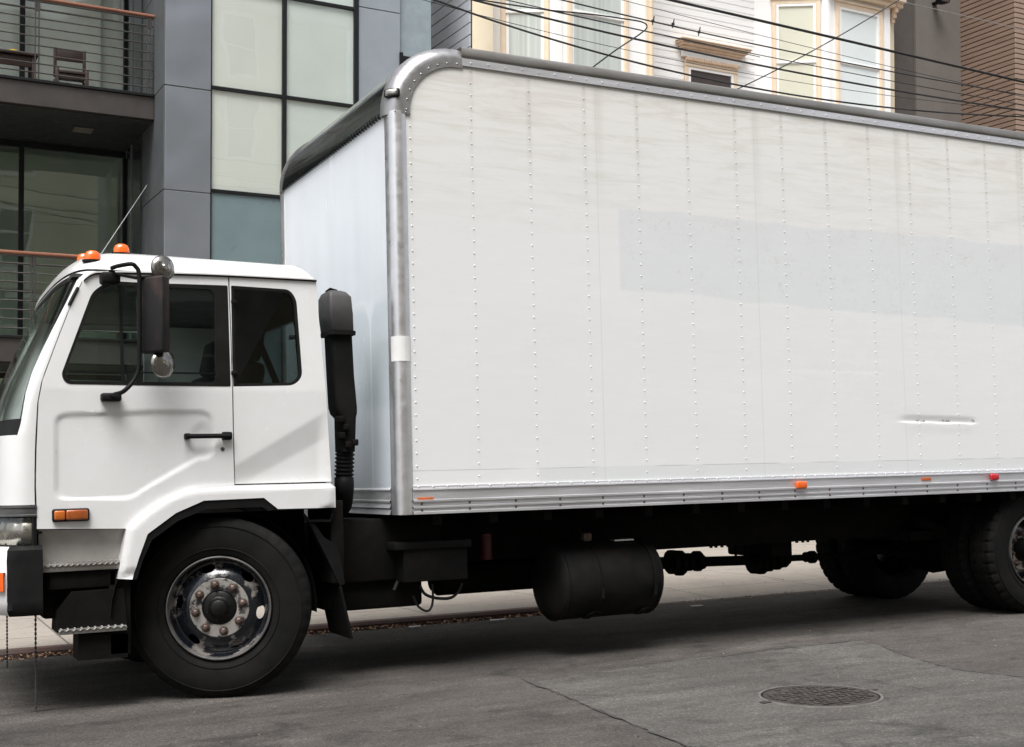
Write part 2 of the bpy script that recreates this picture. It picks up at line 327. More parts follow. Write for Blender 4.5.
def smooth_path(pts, n=6):
    pts = [Vector(p) for p in pts]; out = []
    P = [pts[0]*2-pts[1]]+pts+[pts[-1]*2-pts[-2]]
    for i in range(1, len(P)-2):
        for k in range(n):
            t = k/n; a, b, c, d = P[i-1:i+3]
            out.append(.5*((2*b)+(c-a)*t+(2*a-5*b+4*c-d)*t*t+(-a+3*b-3*c+d)*t**3))
    out.append(pts[-1]); return out
def lathe(bm, prof, cx, cz, seg=64, rf=None, flip=1, y0=0):
    """profile (radius, y) about an axis along y"""
    rings = []
    for k, (r, y) in enumerate(prof):
        rings.append([Vector((cx+(r+(rf(k, i) if rf else 0))*math.cos(2*math.pi*i/seg), y0+flip*y, cz+(r+(rf(k, i) if rf else 0))*math.sin(2*math.pi*i/seg))) for i in range(seg)])
    loft(bm, rings, cap=False)
def disc(bm, cx, cz, y, r, seg=32):
    vs = [bm.verts.new((cx+r*math.cos(2*math.pi*i/seg), y, cz+r*math.sin(2*math.pi*i/seg))) for i in range(seg)]
    bm.faces.new(vs)
def dome(bm, c, n, r, h, seg=6):
    """rivet head"""
    n = Vector(n).normalized(); a = n.orthogonal().normalized(); b = n.cross(a); c = Vector(c)
    r1 = [bm.verts.new(c+(a*math.cos(t)+b*math.sin(t))*r) for t in [2*math.pi*k/seg for k in range(seg)]]
    r2 = [bm.verts.new(c+n*h*.75+(a*math.cos(t)+b*math.sin(t))*r*.62) for t in [2*math.pi*k/seg for k in range(seg)]]
    tp = bm.verts.new(c+n*h)
    for i in range(seg):
        j = (i+1) % seg
        bm.faces.new((r1[i], r1[j], r2[j], r2[i])); bm.faces.new((r2[i], r2[j], tp))
def rnd(pts, r=.05, n=5):
    """round the corners of a polygon; a point may carry its own radius as third item"""
    out = []; N = len(pts)
    for i in range(N):
        p = Vector(pts[i][:2]); a = Vector(pts[i-1][:2]); b = Vector(pts[(i+1) % N][:2])
        rr = pts[i][2] if len(pts[i]) > 2 else r
        if rr <= 0: out.append(p); continue
        da = (a-p); db = (b-p); l = min(rr, da.length*.49, db.length*.49)
        s = p+da.normalized()*l; e = p+db.normalized()*l
        for k in range(n+1):
            t = k/n; out.append(s*(1-t)**2+p*2*t*(1-t)+e*t*t)
    return out
def fill2d(loops):
    """flat fill of outlines with holes -> list of 2d verts, faces"""
    cu = bpy.data.curves.new('c', 'CURVE'); cu.dimensions = '2D'; cu.fill_mode = 'BOTH'
    for lp in loops:
        s = cu.splines.new('POLY'); s.points.add(len(lp)-1); s.use_cyclic_u = True
        for q, p in zip(s.points, lp): q.co = (p[0], p[1], 0, 1)
    o = bpy.data.objects.new('c', cu); COL.objects.link(o)
    bpy.context.view_layer.update()
    dg = bpy.context.evaluated_depsgraph_get(); me = bpy.data.meshes.new_from_object(o.evaluated_get(dg))
    V = [v.co.copy() for v in me.vertices]; Fc = [list(p.vertices) for p in me.polygons]
    bpy.data.objects.remove(o); bpy.data.curves.remove(cu); bpy.data.meshes.remove(me)
    return V, Fc
def sheet(bm, loops, to3, thick, nrm=(0, 1, 0), step=None, disp=None, front=-1):
    """filled outline (2d) -> surface; bisected on a grid when step is set, displaced by disp(a,b); rim extruded by thick along nrm"""
    V, Fc = fill2d(loops)
    b2 = bmesh.new(); vs = [b2.verts.new(v) for v in V]
    for f in Fc:
        try: b2.faces.new([vs[i] for i in f])
        except ValueError: pass
    bmesh.ops.remove_doubles(b2, verts=b2.verts, dist=1e-5)
    if step:
        for ax in (0, 1):
            cs = [v.co[ax] for v in b2.verts]; lo, hi = min(cs), max(cs)
            st = step if not callable(step) else None
            planes = step(ax, lo, hi) if callable(step) else [lo+st*k for k in range(1, int((hi-lo)/st)+1)]
            for c in planes:
                co = [0, 0, 0]; co[ax] = c; no = [0, 0, 0]; no[ax] = 1
                bmesh.ops.bisect_plane(b2, geom=b2.verts[:]+b2.edges[:]+b2.faces[:], plane_co=co, plane_no=no, dist=1e-6)
    nrm = Vector(nrm)
    mp = {}
    for v in b2.verts:
        p = Vector(to3(v.co.x, v.co.y)); 
        if disp: p += nrm*disp(v.co.x, v.co.y)
        mp[v] = bm.verts.new(p)
    rim = []
    for f in b2.faces:
        try: bm.faces.new([mp[v] for v in f.verts])
        except ValueError: pass
    if thick:
        bk = {}
        for e in b2.edges:
            if len(e.link_faces) == 1:
                for v in e.verts:
                    if v not in bk: bk[v] = bm.verts.new(mp[v].co+nrm*thick)
                try: bm.faces.new((mp[e.verts[0]], mp[e.verts[1]], bk[e.verts[1]], bk[e.verts[0]]))
                except ValueError: pass
    b2.free()
def slab(bm, loops, to3, thick, nrm=(0, 1, 0)):
    """closed solid from a 2d outline with holes"""
    V, Fc = fill2d(loops)
    b2 = bmesh.new(); vs = [b2.verts.new(v) for v in V]
    for f in Fc:
        try: b2.faces.new([vs[i] for i in f])
        except ValueError: pass
    bmesh.ops.remove_doubles(b2, verts=b2.verts, dist=1e-5)
    nrm = Vector(nrm); A = {}; B = {}
    for v in b2.verts:
        p = Vector(to3(v.co.x, v.co.y)); A[v] = bm.verts.new(p); B[v] = bm.verts.new(p+nrm*thick)
    for f in b2.faces:
        for D in (A, B):
            try: bm.faces.new([D[v] for v in f.verts])
            except ValueError: pass
    for e in b2.edges:
        if len(e.link_faces) == 1:
            a, b = e.verts
            bm.faces.new((A[a], A[b], B[b], B[a]))
    b2.free()
def tag(o, label=None, cat=None, group=None, kind=None):
    if label: o['label'] = label
    if cat: o['category'] = cat
    if group: o['group'] = group
    if kind: o['kind'] = kind
    return o
def obj(name, bm, mt, parent=None, smooth=35, recalc=True):
    if recalc: bmesh.ops.recalc_face_normals(bm, faces=bm.faces)
    me = bpy.data.meshes.new(name); bm.to_mesh(me); bm.free()
    o = bpy.data.objects.new(name, me); COL.objects.link(o)
    for q in (mt if isinstance(mt, list) else [mt]): me.materials.append(MT[q])
    if smooth:
        me.polygons.foreach_set('use_smooth', [True]*len(me.polygons))
        me.set_sharp_from_angle(angle=R(smooth))
    if parent is not None:
        o.parent = parent
        if parent.type == 'EMPTY' and parent.get('_off'): o.location = -Vector(parent['_off'])
    return o
def thing(name, label, cat, loc=(0, 0, 0), group=None, off=True):
    o = bpy.data.objects.new(name, None); COL.objects.link(o); o.location = loc
    o.empty_display_size = .2
    if off and Vector(loc).length > 0: o['_off'] = tuple(loc)
    return tag(o, label, cat, group)
def boolcut(o, cutter_bm):
    me = bpy.data.meshes.new('cut'); cutter_bm.to_mesh(me); cutter_bm.free()
    c = bpy.data.objects.new('cut', me); COL.objects.link(c)
    c.matrix_world = o.matrix_world
    md = o.modifiers.new('b', 'BOOLEAN'); md.operation = 'DIFFERENCE'; md.object = c; md.solver = 'EXACT'
    par = o.parent; loc = o.location.copy(); o.parent = None; o.location = (0, 0, 0)
    bpy.context.view_layer.update()
    dg = bpy.context.evaluated_depsgraph_get(); nm = bpy.data.meshes.new_from_object(o.evaluated_get(dg))
    o.modifiers.clear(); o.data = nm; bpy.data.objects.remove(c); bpy.data.meshes.remove(me)
    o.parent = par; o.location = loc
    nm.polygons.foreach_set('use_smooth', [True]*len(nm.polygons)); nm.set_sharp_from_angle(angle=R(35))
def sstep(a, b, x):
    t = max(0, min(1, (x-a)/(b-a))); return t*t*(3-2*t)
def segdist(p, a, b):
    p, a, b = Vector(p), Vector(a), Vector(b); d = b-a
    t = max(0, min(1, (p-a).dot(d)/d.length_squared)); return (p-(a+d*t)).length
def inpoly(x, y, P):
    c = False
    for i in range(len(P)):
        x1, y1 = P[i-1][:2]; x2, y2 = P[i][:2]
        if (y1 > y) != (y2 > y) and x < (x2-x1)*(y-y1)/(y2-y1)+x1: c = not c
    return c
def pdist(x, y, P): return min(segdist((x, y), P[i-1][:2], P[i][:2]) for i in range(len(P)))

# ================================================================== GROUND
bm = nb(); v = [bm.verts.new(p) for p in ((-150, -60, 0), (150, -60, 0), (150, 60, 0), (-150, 60, 0))]; bm.faces.new(v)
tag(obj('road', bm, 'road', smooth=0), 'grey worn asphalt road the truck stands on', 'road', kind='structure')
KY = 2.62; KH = .06
def kz(x):
    return KH*(1-sstep(3.0, 3.7, x)*(1-sstep(7.6, 8.3, x))*.85)
xs = [-40, -20, -10, -5] + [-3+.25*i for i in range(60)] + [14, 20, 30, 60]
bm = nb(); rows = []
for x in xs:
    k = kz(x); rows.append([(x, KY+.14, k), (x, KY+.5, k+(KH-k)*.3), (x, KY+1.3, KH), (x, 30, KH+.02)])
V = [[bm.verts.new(p) for p in r] for r in rows]
for a, b in zip(V, V[1:]):
    for i in range(3): bm.faces.new((a[i], b[i], b[i+1], a[i+1]))
tag(obj('sidewalk', bm, 'walk', smooth=60), 'pale concrete sidewalk behind the truck', 'sidewalk', kind='structure')
bm = nb(); rings = []
for x in xs:
    k = kz(x); rings.append([(x, KY, -.02), (x, KY+.005, k-.02), (x, KY+.025, k+.003), (x, KY+.142, k+.003), (x, KY+.142, -.02)])
iq = [i for i, x in enumerate(xs) if x <= 2.5][-1]
loft(bm, rings[:iq+1]); tag(obj('kerb', bm, 'kerb', smooth=30), 'dark red painted kerb edging the sidewalk', 'kerb', kind='structure')
bm = nb(); loft(bm, rings[iq:]); tag(obj('driveway_kerb', bm, 'walk', smooth=30), 'low unpainted concrete kerb at the driveway', 'kerb', kind='structure')
# camera-side sidewalk
bm = nb(); box(bm, -60, 60, -40, -8.6, -.05, .12, .01)
tag(obj('near_sidewalk', bm, 'walk', smooth=0), 'concrete sidewalk on the near side of the street', 'sidewalk', kind='structure')
# repaired patch round the manhole and its tar edges
def jag(pts, n=6, amp=.018):
    out = []
    for i in range(len(pts)):
        a = Vector(pts[i]); b = Vector(pts[(i+1) % len(pts)]); d = (b-a); pn = Vector((-d.y, d.x)).normalized()
        for k in range(n):
            out.append(a+d*(k/n)+pn*random.uniform(-amp, amp)*(d.length)**.5)
    return out
pc = [onZ(*p) for p in ((700, 752), (640, 728), (592, 708), (548, 690), (528, 683), (610, 671), (700, 658), (790, 648), (860, 641), (880, 646), (905, 656), (955, 670), (1024, 678), (1060, 682))]
pp = [(p.x, p.y) for p in pc] + [(8, -9), (-2.2, -8.5)]
bm = nb(); slab(bm, [jag(pp)], lambda a, b: (a, b, .001), .003, (0, 0, 1))
tag(obj('road_patch', bm, 'patch', smooth=0), 'paler repaired asphalt patch around the manhole cover', 'road patch', kind='structure')
def crackline(name, pix, w=.012, z=.0065, ext=None):
    bm = nb(); pts = [onZ(*p) for p in pix]; pts = [Vector((p.x, p.y)) for p in pts]
    if ext: pts.append(Vector(ext))
    L_ = []; 
    for a, b in zip(pts, pts[1:]):
        n = max(3, int((b-a).length/.06))
        for k in range(n): L_.append(a+(b-a)*(k/n)+Vector((random.uniform(-1, 1), random.uniform(-1, 1)))*.012)
    L_.append(pts[-1]); l = []; r = []
    for i, p in enumerate(L_):
        d = (L_[min(i+1, len(L_)-1)]-L_[max(0, i-1)]).normalized(); q = Vector((-d.y, d.x))*w*random.uniform(.1, 1.4)*(.4+.6*abs(math.sin(i*.37)))
        l.append(bm.verts.new((p.x+q.x, p.y+q.y, z))); r.append(bm.verts.new((p.x-q.x, p.y-q.y, z)))
    for i in range(len(l)-1): bm.faces.new((l[i], l[i+1], r[i+1], r[i]))
    tag(obj(name, bm, 'tar', smooth=0), 'thin dark crack in the asphalt', 'crack', kind='structure')
crackline('road_crack', [(520, 679), (548, 690), (592, 708), (640, 728), (700, 752)], .009)
crackline('road_crack', [(880, 646), (905, 656), (955, 670), (1024, 678), (1060, 682)], .016)
crackline('road_crack', [(700, 660), (790, 648), (860, 641)], .02)
crackline('road_crack', [(0, 716), (60, 708), (140, 702)], .01, .004)
# manhole
mc = Vector((1.735, -1.81)); mr = .335
bm = nb(); seg = 48
for r0, r1, z0 in ((mr-.014, mr, .010),):
    a = [bm.verts.new((mc.x+r0*math.cos(t), mc.y+r0*math.sin(t), z0)) for t in [2*math.pi*i/seg for i in range(seg)]]
    b = [bm.verts.new((mc.x+r1*math.cos(t), mc.y+r1*math.sin(t), z0)) for t in [2*math.pi*i/seg for i in range(seg)]]
    c = [bm.verts.new((mc.x+(r1+.004)*math.cos(t), mc.y+(r1+.004)*math.sin(t), .001)) for t in [2*math.pi*i/seg for i in range(seg)]]
    e = [bm.verts.new((mc.x+r0*math.cos(t), mc.y+r0*math.sin(t), .0045)) for t in [2*math.pi*i/seg for i in range(seg)]]
    for i in range(seg):
        j = (i+1) % seg; bm.faces.new((a[i], a[j], b[j], b[i])); bm.faces.new((b[i], b[j], c[j], c[i])); bm.faces.new((a[i], a[j], e[j], e[i]))
mh = thing('manhole_cover', 'round rusty iron manhole cover set in the pale asphalt patch', 'manhole cover', (mc.x, mc.y, 0))
obj('ring', bm, 'dirt', mh)
bm = nb(); bm.faces.new([bm.verts.new((mc.x+(mr-.008)*math.cos(2*math.pi*i/seg), mc.y+(mr-.008)*math.sin(2*math.pi*i/seg), .006)) for i in range(seg)]); obj('seat_groove', bm, 'gasket', mh, smooth=0)
bm = nb(); rr = mr-.026
a = [bm.verts.new((mc.x+rr*math.cos(t), mc.y+rr*math.sin(t), .0075)) for t in [2*math.pi*i/seg for i in range(seg)]]; bm.faces.new(a)
s_ = .042
for i in range(-8, 9):
    for j in range(-8, 9):
        x, y = i*s_+(s_/2 if j % 2 else 0), j*s_
        if math.hypot(x, y) < rr-.03 and random.random() < .93:
            h = random.uniform(.004, .008)
            box(bm, mc.x+x-.014, mc.x+x+.014, mc.y+y-.013, mc.y+y+.013, .0072, .0075+h, .002, 1)
obj('lid', bm, 'iron', mh)
for s2 in (-1, 1):
    bm = nb()
    p = mc+Vector((s2*.34, -s2*.02)); box(bm, p.x-.05, p.x+.05, p.y-.02, p.y+.02, .005, .0105, .003, 1, )
    obj('lug', bm, 'iron', mh)
# dry leaves in the gutter
bm = nb()
def leaf(x, y, z, s):
    Mx = Matrix.Translation((x, y, z)) @ Matrix.Rotation(random.uniform(0, 6.28), 4, 'Z') @ Matrix.Rotation(random.uniform(-.6, .6), 4, 'X') @ Matrix.Rotation(random.uniform(-.6, .6), 4, 'Y')
    pts = [(-1, 0, 0), (-.3, .45, .1), (.5, .35, .1), (1, 0, -.05), (.5, -.35, .1), (-.3, -.45, .1)]
    vs = [bm.verts.new(Mx @ Vector((p[0]*s, p[1]*s, p[2]*s))) for p in pts]; bm.faces.new(vs)
for i in range(3000):
    x = random.uniform(-9, 3.6) if i % 5 else random.uniform(-9, 9)
    yy = KY-abs(random.gauss(0, .05)) - .005
    hgt = (.035 if x < .2 else .025)*max(0, 1-(KY-yy)/.12)
    leaf(x, yy, .006+random.uniform(.3, 1)*hgt, random.uniform(.007, .02))
for i in range(700):
    leaf(random.uniform(-4, 11), random.uniform(KY+.15, KY+5), KH+.012, random.uniform(.006, .012))
for i in range(260):
    leaf(random.uniform(-4, 7), random.uniform(-3, KY-.1), .009, random.uniform(.004, .009))
tag(obj('leaf_litter', bm, 'leaf', smooth=0), 'small dry brown leaves gathered along the gutter', 'leaves', kind='stuff')
for k, (px, py, w) in enumerate(((498, 622, .07), (415, 629, .05), (697, 608, .06))):
    p = onZ(px, py); bm = nb(); box(bm, p.x-w, p.x+w, p.y-.02, p.y+.02, .018, .024, .002, 1)
    tag(obj('litter_scrap', bm, 'whitetape', smooth=0), ['pale paper scrap in the gutter left of the fuel tank', 'small pale scrap in the gutter beneath the battery box hoses', 'pale scrap at the kerb just right of the fuel tank'][k], 'litter', 'paper scraps in the gutter')

# ================================================================== TRUCK
TR = thing('box_truck', 'white cab-over box truck with long plain white cargo box parked at the kerb', 'truck', (2.4, 1.22, 0))
YC = 1.22
# ---- cargo box
BX1 = 7.45; ZB = 1.2; ZT = 3.925; CR = .43
def to_xz(y): return lambda a, b: (a, y, b)
def arc(cx, cz, r0, r1, a0, a1, n=14, ):
    return [(cx+r0*math.cos(R(a0+(a1-a0)*k/n)), cz+r1*math.sin(R(a0+(a1-a0)*k/n))) for k in range(n+1)]
out = [(.05, ZB), (BX1, ZB), (BX1, ZT+.02)] + arc(.48, ZT-.40, .40, .42, 90, 180)
d1, d2 = onY(905, 421, 0), onY(974, 423, 0)
d3, d4 = onY(782, 371, 0), onY(880, 372, 0)
def dent(a, b):
    h = 0
    for (p, q, s) in ((d1, d2, 1), (d3, d4, .25)):
        if p.x-.3 < a < q.x+.2:
            w = sstep(p.x-.12, p.x+.1, a)*(1-sstep(q.x-.03, q.x+.02, a))
            dz = b-(p.z+(q.z-p.z)*(a-p.x)/(q.x-p.x))
            h += s*w*(.016*sstep(.14, 0, dz)*(dz > 0) + .016*(1-sstep(-.012, 0.0, dz)*1)*(dz <= 0)*sstep(-.09, -.0, dz) if True else 0)
    return h
def dentd(a, b):
    h = 0
    for (p, q, s) in ((d1, d2, .42), (d3, d4, .02)):
        if p.x-.3 < a < q.x+.2:
            w = sstep(p.x-.10, p.x+.08, a)*(1-sstep(q.x-.03, q.x+.02, a))
            dz = b-(p.z+(q.z-p.z)*(a-p.x)/(q.x-p.x))
            if dz > 0: h += s*w*.018*(1-sstep(0, .06, dz))
            else: h += s*w*(.018*(1-sstep(0, .010, -dz)) - .004*sstep(0, .012, -dz)*(1-sstep(.02, .10, -dz)))
    return h
def planes(ax, lo, hi):
    if ax == 0: return [d3.x-.2+.04*k for k in range(int((d2.x-d3.x+.4)/.04))]
    return [d1.z-.12+.008*k for k in range(32)] + [d3.z-.1+.012*k for k in range(20)]
bm = nb(); sheet(bm, [out], to_xz(0), .03, step=planes, disp=dentd)
X0, DX = .557, .4278
for i in range(17):
    cxx = X0+i*DX
    if cxx > BX1: break
    for j in range(34):
        zz = ZB+.06+j*.08
        if zz > ZT-.02: break
        dome(bm, (cxx, dentd(cxx, zz)+.0005, zz), (0, -1, 0), .0068, .0045)
for j in range(30): dome(bm, (.125, 0, ZB+.05+j*.08), (0, -1, 0), .0068, .0045)
CB = obj('cargo_box', bm, 'boxside', TR, smooth=30)
# far side, roof, rear
bm = nb(); sheet(bm, [out], to_xz(2*YC), -.03); obj('side_wall', bm, 'boxside', CB)
bm = nb(); box(bm, .45, BX1-.01, .03, 2*YC-.03, ZT+.02, ZT+.07); obj('box_roof', bm, 'alu', CB)
bm = nb(); box(bm, BX1-.06, BX1-.02, .06, 2*YC-.06, ZB, ZT)
for k in range(8): box(bm, BX1-.025, BX1-.005, .08, 2*YC-.08, ZB+.05+k*.335, ZB+.36+k*.335, .01)
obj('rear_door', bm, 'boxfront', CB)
bm = nb(); box(bm, .04, BX1-.02, .04, 2*YC-.04, ZB-.12, ZB-.06); obj('box_floor', bm, 'blackm', CB)
# front wall
bm = nb(); box(bm, 0, .03, .06, 2*YC-.06, ZB-.02, 3.6)
for k in range(6):
    yy = .32+k*.36
    for j in range(30): dome(bm, (0, yy, ZB+.03+j*.08), (-1, 0, 0), .0042, .002)
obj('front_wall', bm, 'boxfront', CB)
# black curved front cap
bm = nb()
pa = arc(.45, 3.580, .470, .462, 180, 90, 16)
loft(bm, [[Vector((x+ .0, y, z)) for x, z in pa] for y in (.07, .6, 1.22, 1.8, 2*YC-.07)], closed=False)
bm.faces.ensure_lookup_table()
for k in range(44): box(bm, -.022, .0, .13+k*.05, .15+k*.05, 3.565, 3.60)
obj('roof_cap', bm, 'blackcap', CB)
# sweep of an edge profile along the arch (profile in outward/y)
def sweep(bm, path, nrms, prof, flipy=False):
    rings = []
    for p, n in zip(path, nrms):
        rings.append([Vector((p[0]+n[0]*o, (2*YC-y if flipy else y), p[1]+n[1]*o)) for o, y in prof])
    loft(bm, rings, closed=False)
for fl in (False, True):
    bm = nb()
    prof = [(-.118, -.002), (-.116, -.011), (-.060, -.012)] + [(-.060+.092*math.sin(R(q)), .100-.112*math.cos(R(q))) for q in range(10, 91, 10)] + [(.032, .125), (.005, .125)]
    path = [(.006, 3.59-.03*k) for k in (1, 0)]; nr = [(-1, 0), (-1, 0)]
    for k in range(1, 17):
        a = R(180-90*k/16); path.append((.46+.455*math.cos(a), 3.59+.435*math.sin(a))); nr.append((math.cos(a), math.sin(a)))
    path.append((.50, 4.025)); nr.append((0, 1))
    sweep(bm, path, nr, prof, fl)
    for k in range(0, 17, 2):
        a = R(180-90*k/16)
        for o in ((.093),):
            dome(bm, (.46+(.455-o)*math.cos(a), 2*YC+.01 if fl else -.010, 3.59+(.435-o)*math.sin(a)), (0, 1 if fl else -1, 0), .008, .006)
    for o in (.0, .05): dome(bm, (.02+o*1.5, 2*YC+.01 if fl else -.010, 3.572), (0, 1 if fl else -1, 0), .007, .005)
    obj('corner_cap', bm, 'alucap', CB, smooth=50)
    # corner post: quarter round
    bm = nb(); pr = [(.105, .028)]
    pr = [(.088, .02), (.092, -.006), (.085, -.010), (.055, -.012)]
    for k in range(9):
        a = R(270-90*k/8); pr.append((.055+.065*math.cos(a), .053+.065*math.sin(a)))
    pr += [(-.008, .10), (-.004, .118), (.02, .118)]
    loft(bm, [[Vector((x, 2*YC-y if fl else y, z)) for x, y in pr] for z in (1.028, 3.58)], closed=False)
    bmesh.ops.holes_fill(bm, edges=bm.edges)
    obj('corner_post', bm, 'alu', CB, smooth=60)
    # roof rail
    bm = nb()
    pr = [(3.925, -.002), (3.922, -.011), (3.975, -.011), (3.98, -.006), (3.985, -.013), (3.998, -.017), (4.040, -.017), (4.048, -.012), (4.051, .0), (4.053, .03), (4.05, .10)]
    loft(bm, [[Vector((x, 2*YC-y if fl else y, z)) for z, y in pr] for x in (.49, BX1)], closed=False)
    bm.faces.ensure_lookup_table()
    rb = nb()
    for k in range(55):
        xx = .56+k*.125
        if xx < BX1: dome(rb, (xx, 2*YC+.011 if fl else -.011, 3.948+(.006 if k % 2 else 0)), (0, 1 if fl else -1, 0), .0085, .006)
    rl = obj('roof_rail', bm, 'rail', CB, smooth=50)
    bm = rb; box(bm, .495, BX1, -.0125 if not fl else 2*YC+.0115, -.0115 if not fl else 2*YC+.0125, 3.926, 3.974)
    obj('rail_flange', bm, 'alu2', CB)
    # bottom rail, grooved
    bm = nb()
    pr = [(1.205, .0), (1.205, -.008), (1.192, -.010), (1.189, -.016), (1.180, -.018), (1.177, -.010), (1.120, -.010), (1.117, -.020), (1.106, -.020), (1.103, -.010), (1.088, -.010),
          (1.085, -.006), (1.079, -.006), (1.076, -.018), (1.066, -.018), (1.063, -.010), (1.046, -.010), (1.043, -.016), (1.028, -.016), (1.026, .02)]
    loft(bm, [[Vector((x, 2*YC-y if fl else y, z)) for z, y in pr] for x in (.09, BX1)], closed=False)
    if not fl:
        for q in range(72):
            xx = .13+q*.10
            if xx < BX1: dome(bm, (xx, -.009, 1.199), (0, -1, .3), .0085, .006)
        nf = len(bm.faces); bm.faces.index_update()
        for q in range(24):
            xx = .15+q*.331
            if xx > BX1: break
            for zz in (1.093, 1.052): dome(bm, (xx, -.010, zz), (0, -1, 0), .009, .006, 8)
        bm.faces.ensure_lookup_table()
        for f in bm.faces[nf:]: f.material_index = 1
    obj('bottom_rail', bm, ['alu2', 'nut'], CB, smooth=20)
# front bottom rail
bm = nb()
pr = [(1.195, .005), (1.195, -.006), (1.182, -.012), (1.178, -.006), (1.12, -.006), (1.117, -.014), (1.105, -.014), (1.10, -.006), (1.07, -.014), (1.06, -.006), (1.028, -.014), (1.026, .03)]
loft(bm, [[Vector((x, y, z)) for z, x in pr] for y in (.118, 2*YC-.118)], closed=False)
for k in range(50): dome(bm, (-.007, .14+k*.044, 1.188), (-1, 0, 0), .006, .005)
obj('bottom_rail', bm, 'alu2', CB, smooth=20)
# white tape on post, small lamp in the cap
bm = nb(); pr = [(.093, -.007), (.086, -.0115), (.055, -.0135)]
for k in range(9):
    a = R(270-90*k/8); pr.append((.055+.0668*math.cos(a), .053+.0668*math.sin(a)))
t0, t1 = onY(400, 361, 0).z, onY(400, 336, 0).z
loft(bm, [[Vector((x, y, z)) for x, y in pr] for z in (t0, t1)], closed=False); obj('reflective_tape', bm, 'whitetape', CB)
# marker lamps on the side
def lamp(px, py, w, h, mt, name, y=-.016, dp=.03, sh=.012):
    p = onY(px, py, y-.01); bm = nb(); box(bm, p.x-w/2, p.x+w/2, y-dp, y, p.z-h/2, p.z+h/2, sh, 3); return obj(name, bm, mt, CB, smooth=60)
lamp(801, 485, .095, .055, 'orange', 'side_marker_lamp')
lamp(994, 477, .085, .052, 'red', 'side_marker_lamp', )['label'] = 'red marker lamp on the bottom rail'
lamp(426, 499, .11, .022, 'reflo', 'reflector', -.010, .006, .002)
lamp(927, 479, .10, .024, 'reflo', 'reflector', -.010, .006, .002)
bm = nb(); p = onY(395, 93.5, .02)
Mx = Matrix.Translation((.010, .014, p.z)) @ Matrix.Rotation(R(-40), 4, 'Z') @ Matrix.Rotation(R(-8), 4, 'X')
box(bm, -.052, .052, -.012, .02, -.030, .030, .014, 3, Mx); obj('lamp_bezel', bm, 'gasket', CB, smooth=60); bm = nb()
box(bm, -.043, .043, -.019, .010, -.022, .022, .012, 3, Mx); obj('clearance_lamp', bm, 'chrome', CB, smooth=60)

# ---- cab
def gy(z): return .08 + max(0, z-1.80)*.055
def S(px, py, off=0):
    y = .08
    for _ in range(4): P = onY(px, py, y); y = gy(P.z)+off
    return P
def S2(pts, off=0):
    o = []
    for p in pts:
        q = S(p[0], p[1], off); o.append((q.x, q.z) + tuple(p[2:]))
    return o
def side3(off=0, far=False):
    def f(a, b):
        y = gy(b)+off
        return (a, 2*YC-y if far else y, b)
    return f
doorline = [(37, 529), (36.6, 500), (36, 485), (36.6, 449), (38.6, 401), (42.7, 380), (56.4, 343), (70, 308), (83, 281), (90, 275.5), (98, 273)]
DL = S2(doorline)   # (x,z)
def xd(z):
    if z <= DL[0][1]: return DL[0][0]
    for (x0, z0), (x1, z1) in zip(DL, DL[1:]):
        if z0 <= z <= z1 and z1 > z0: return x0+(x1-x0)*(z-z0)/(z1-z0)
    return DL[-1][0]
door_out = doorline + [(150, 273.5), (228, 276.5), (230.2, 330), (232, 386), (233, 440), (234.3, 485.5), (197, 487.4), (183, 490), (158, 502), (137, 518), (127, 528.6)]
win_out = [(61, 375, .03), (66, 384, .04), (150, 385.5, 0), (230.6, 386.5, .01), (227.5, 285.5, .01), (150, 283, 0), (108, 281, .08), (92, 292, .04)]
win = rnd(S2(win_out), .03)
DO = S2(door_out)
# pressed crease on the door
cr = rnd(S2([(55, 492, .06), (55, 414, .06), (150, 411, 0), (210, 411, .06), (216.5, 430, .05), (215, 450, .05), (150, 487, .05), (130, 500, .1), (60, 500, .04)]), .04, 5)
cup = S(203, 440)
def door_disp(a, b):
    if b > 1.86: return 0
    d = pdist(a, b, cr); ins = inpoly(a, b, cr)
    s = d if ins else -d
    h = .010*sstep(0, .015, s)
    dx, dz = (a-cup.x)/.085, (b-cup.z)/.12; rr = math.hypot(dx, dz)
    return max(h, .010*(1-sstep(.75, 1.0, rr)))+.008*(1-sstep(.4, 1, rr))
def side_step(ax, lo, hi): 
    return [lo+.014*k for k in range(1, int((hi-lo)/.014)+1)]
def gapshrink(P, d=.004):
    return P
bm = nb(); sheet(bm, [DO, win], side3(), .035, step=side_step, disp=door_disp)
# inner skin
DOOR = obj('cab_door', bm, 'white', TR, smooth=40)
bm = nb(); slab(bm, [[(a*.995-.006, b) for a, b in DO][0:1] and DO, win], side3(.036), .006); obj('door_lining', bm, 'trim', DOOR)
# black window surround and glass
def off_poly(P, d):
    """inset polygon by d"""
    n = len(P); A = sum(P[i-1][0]*P[i][1]-P[i][0]*P[i-1][1] for i in range(n)); s = 1 if A > 0 else -1
    out = []
    for i in range(n):
        a = Vector(P[i-1][:2]); p = Vector(P[i][:2]); b = Vector(P[(i+1) % n][:2])
        t = ((p-a).normalized()+(b-p).normalized())
        if t.length < 1e-6: t = b-a
        t.normalize(); out.append(p+Vector((-t.y, t.x))*d*s)
    return out
inner = rnd(S2([(64.5, 373, .04), (69, 381, .05), (150, 382, 0), (216, 382.5, .03), (214.5, 289.5, .05), (150, 286.5, 0), (109, 285, .06), (95, 295, .04)]), .03)
bm = nb(); slab(bm, [win, inner], side3(-.002), .03); obj('window_frame', bm, 'gasket', DOOR)
bm = nb()
P = [S(120, 285, .01), S(121.5, 340, .01), S(123, 383, .01)]
for p, q in zip(P, P[1:]): tube(bm, [p, q], .012, 4)
P = [S(70, 371, .01), S(140, 372.5, .01), S(216, 373.5, .01)]
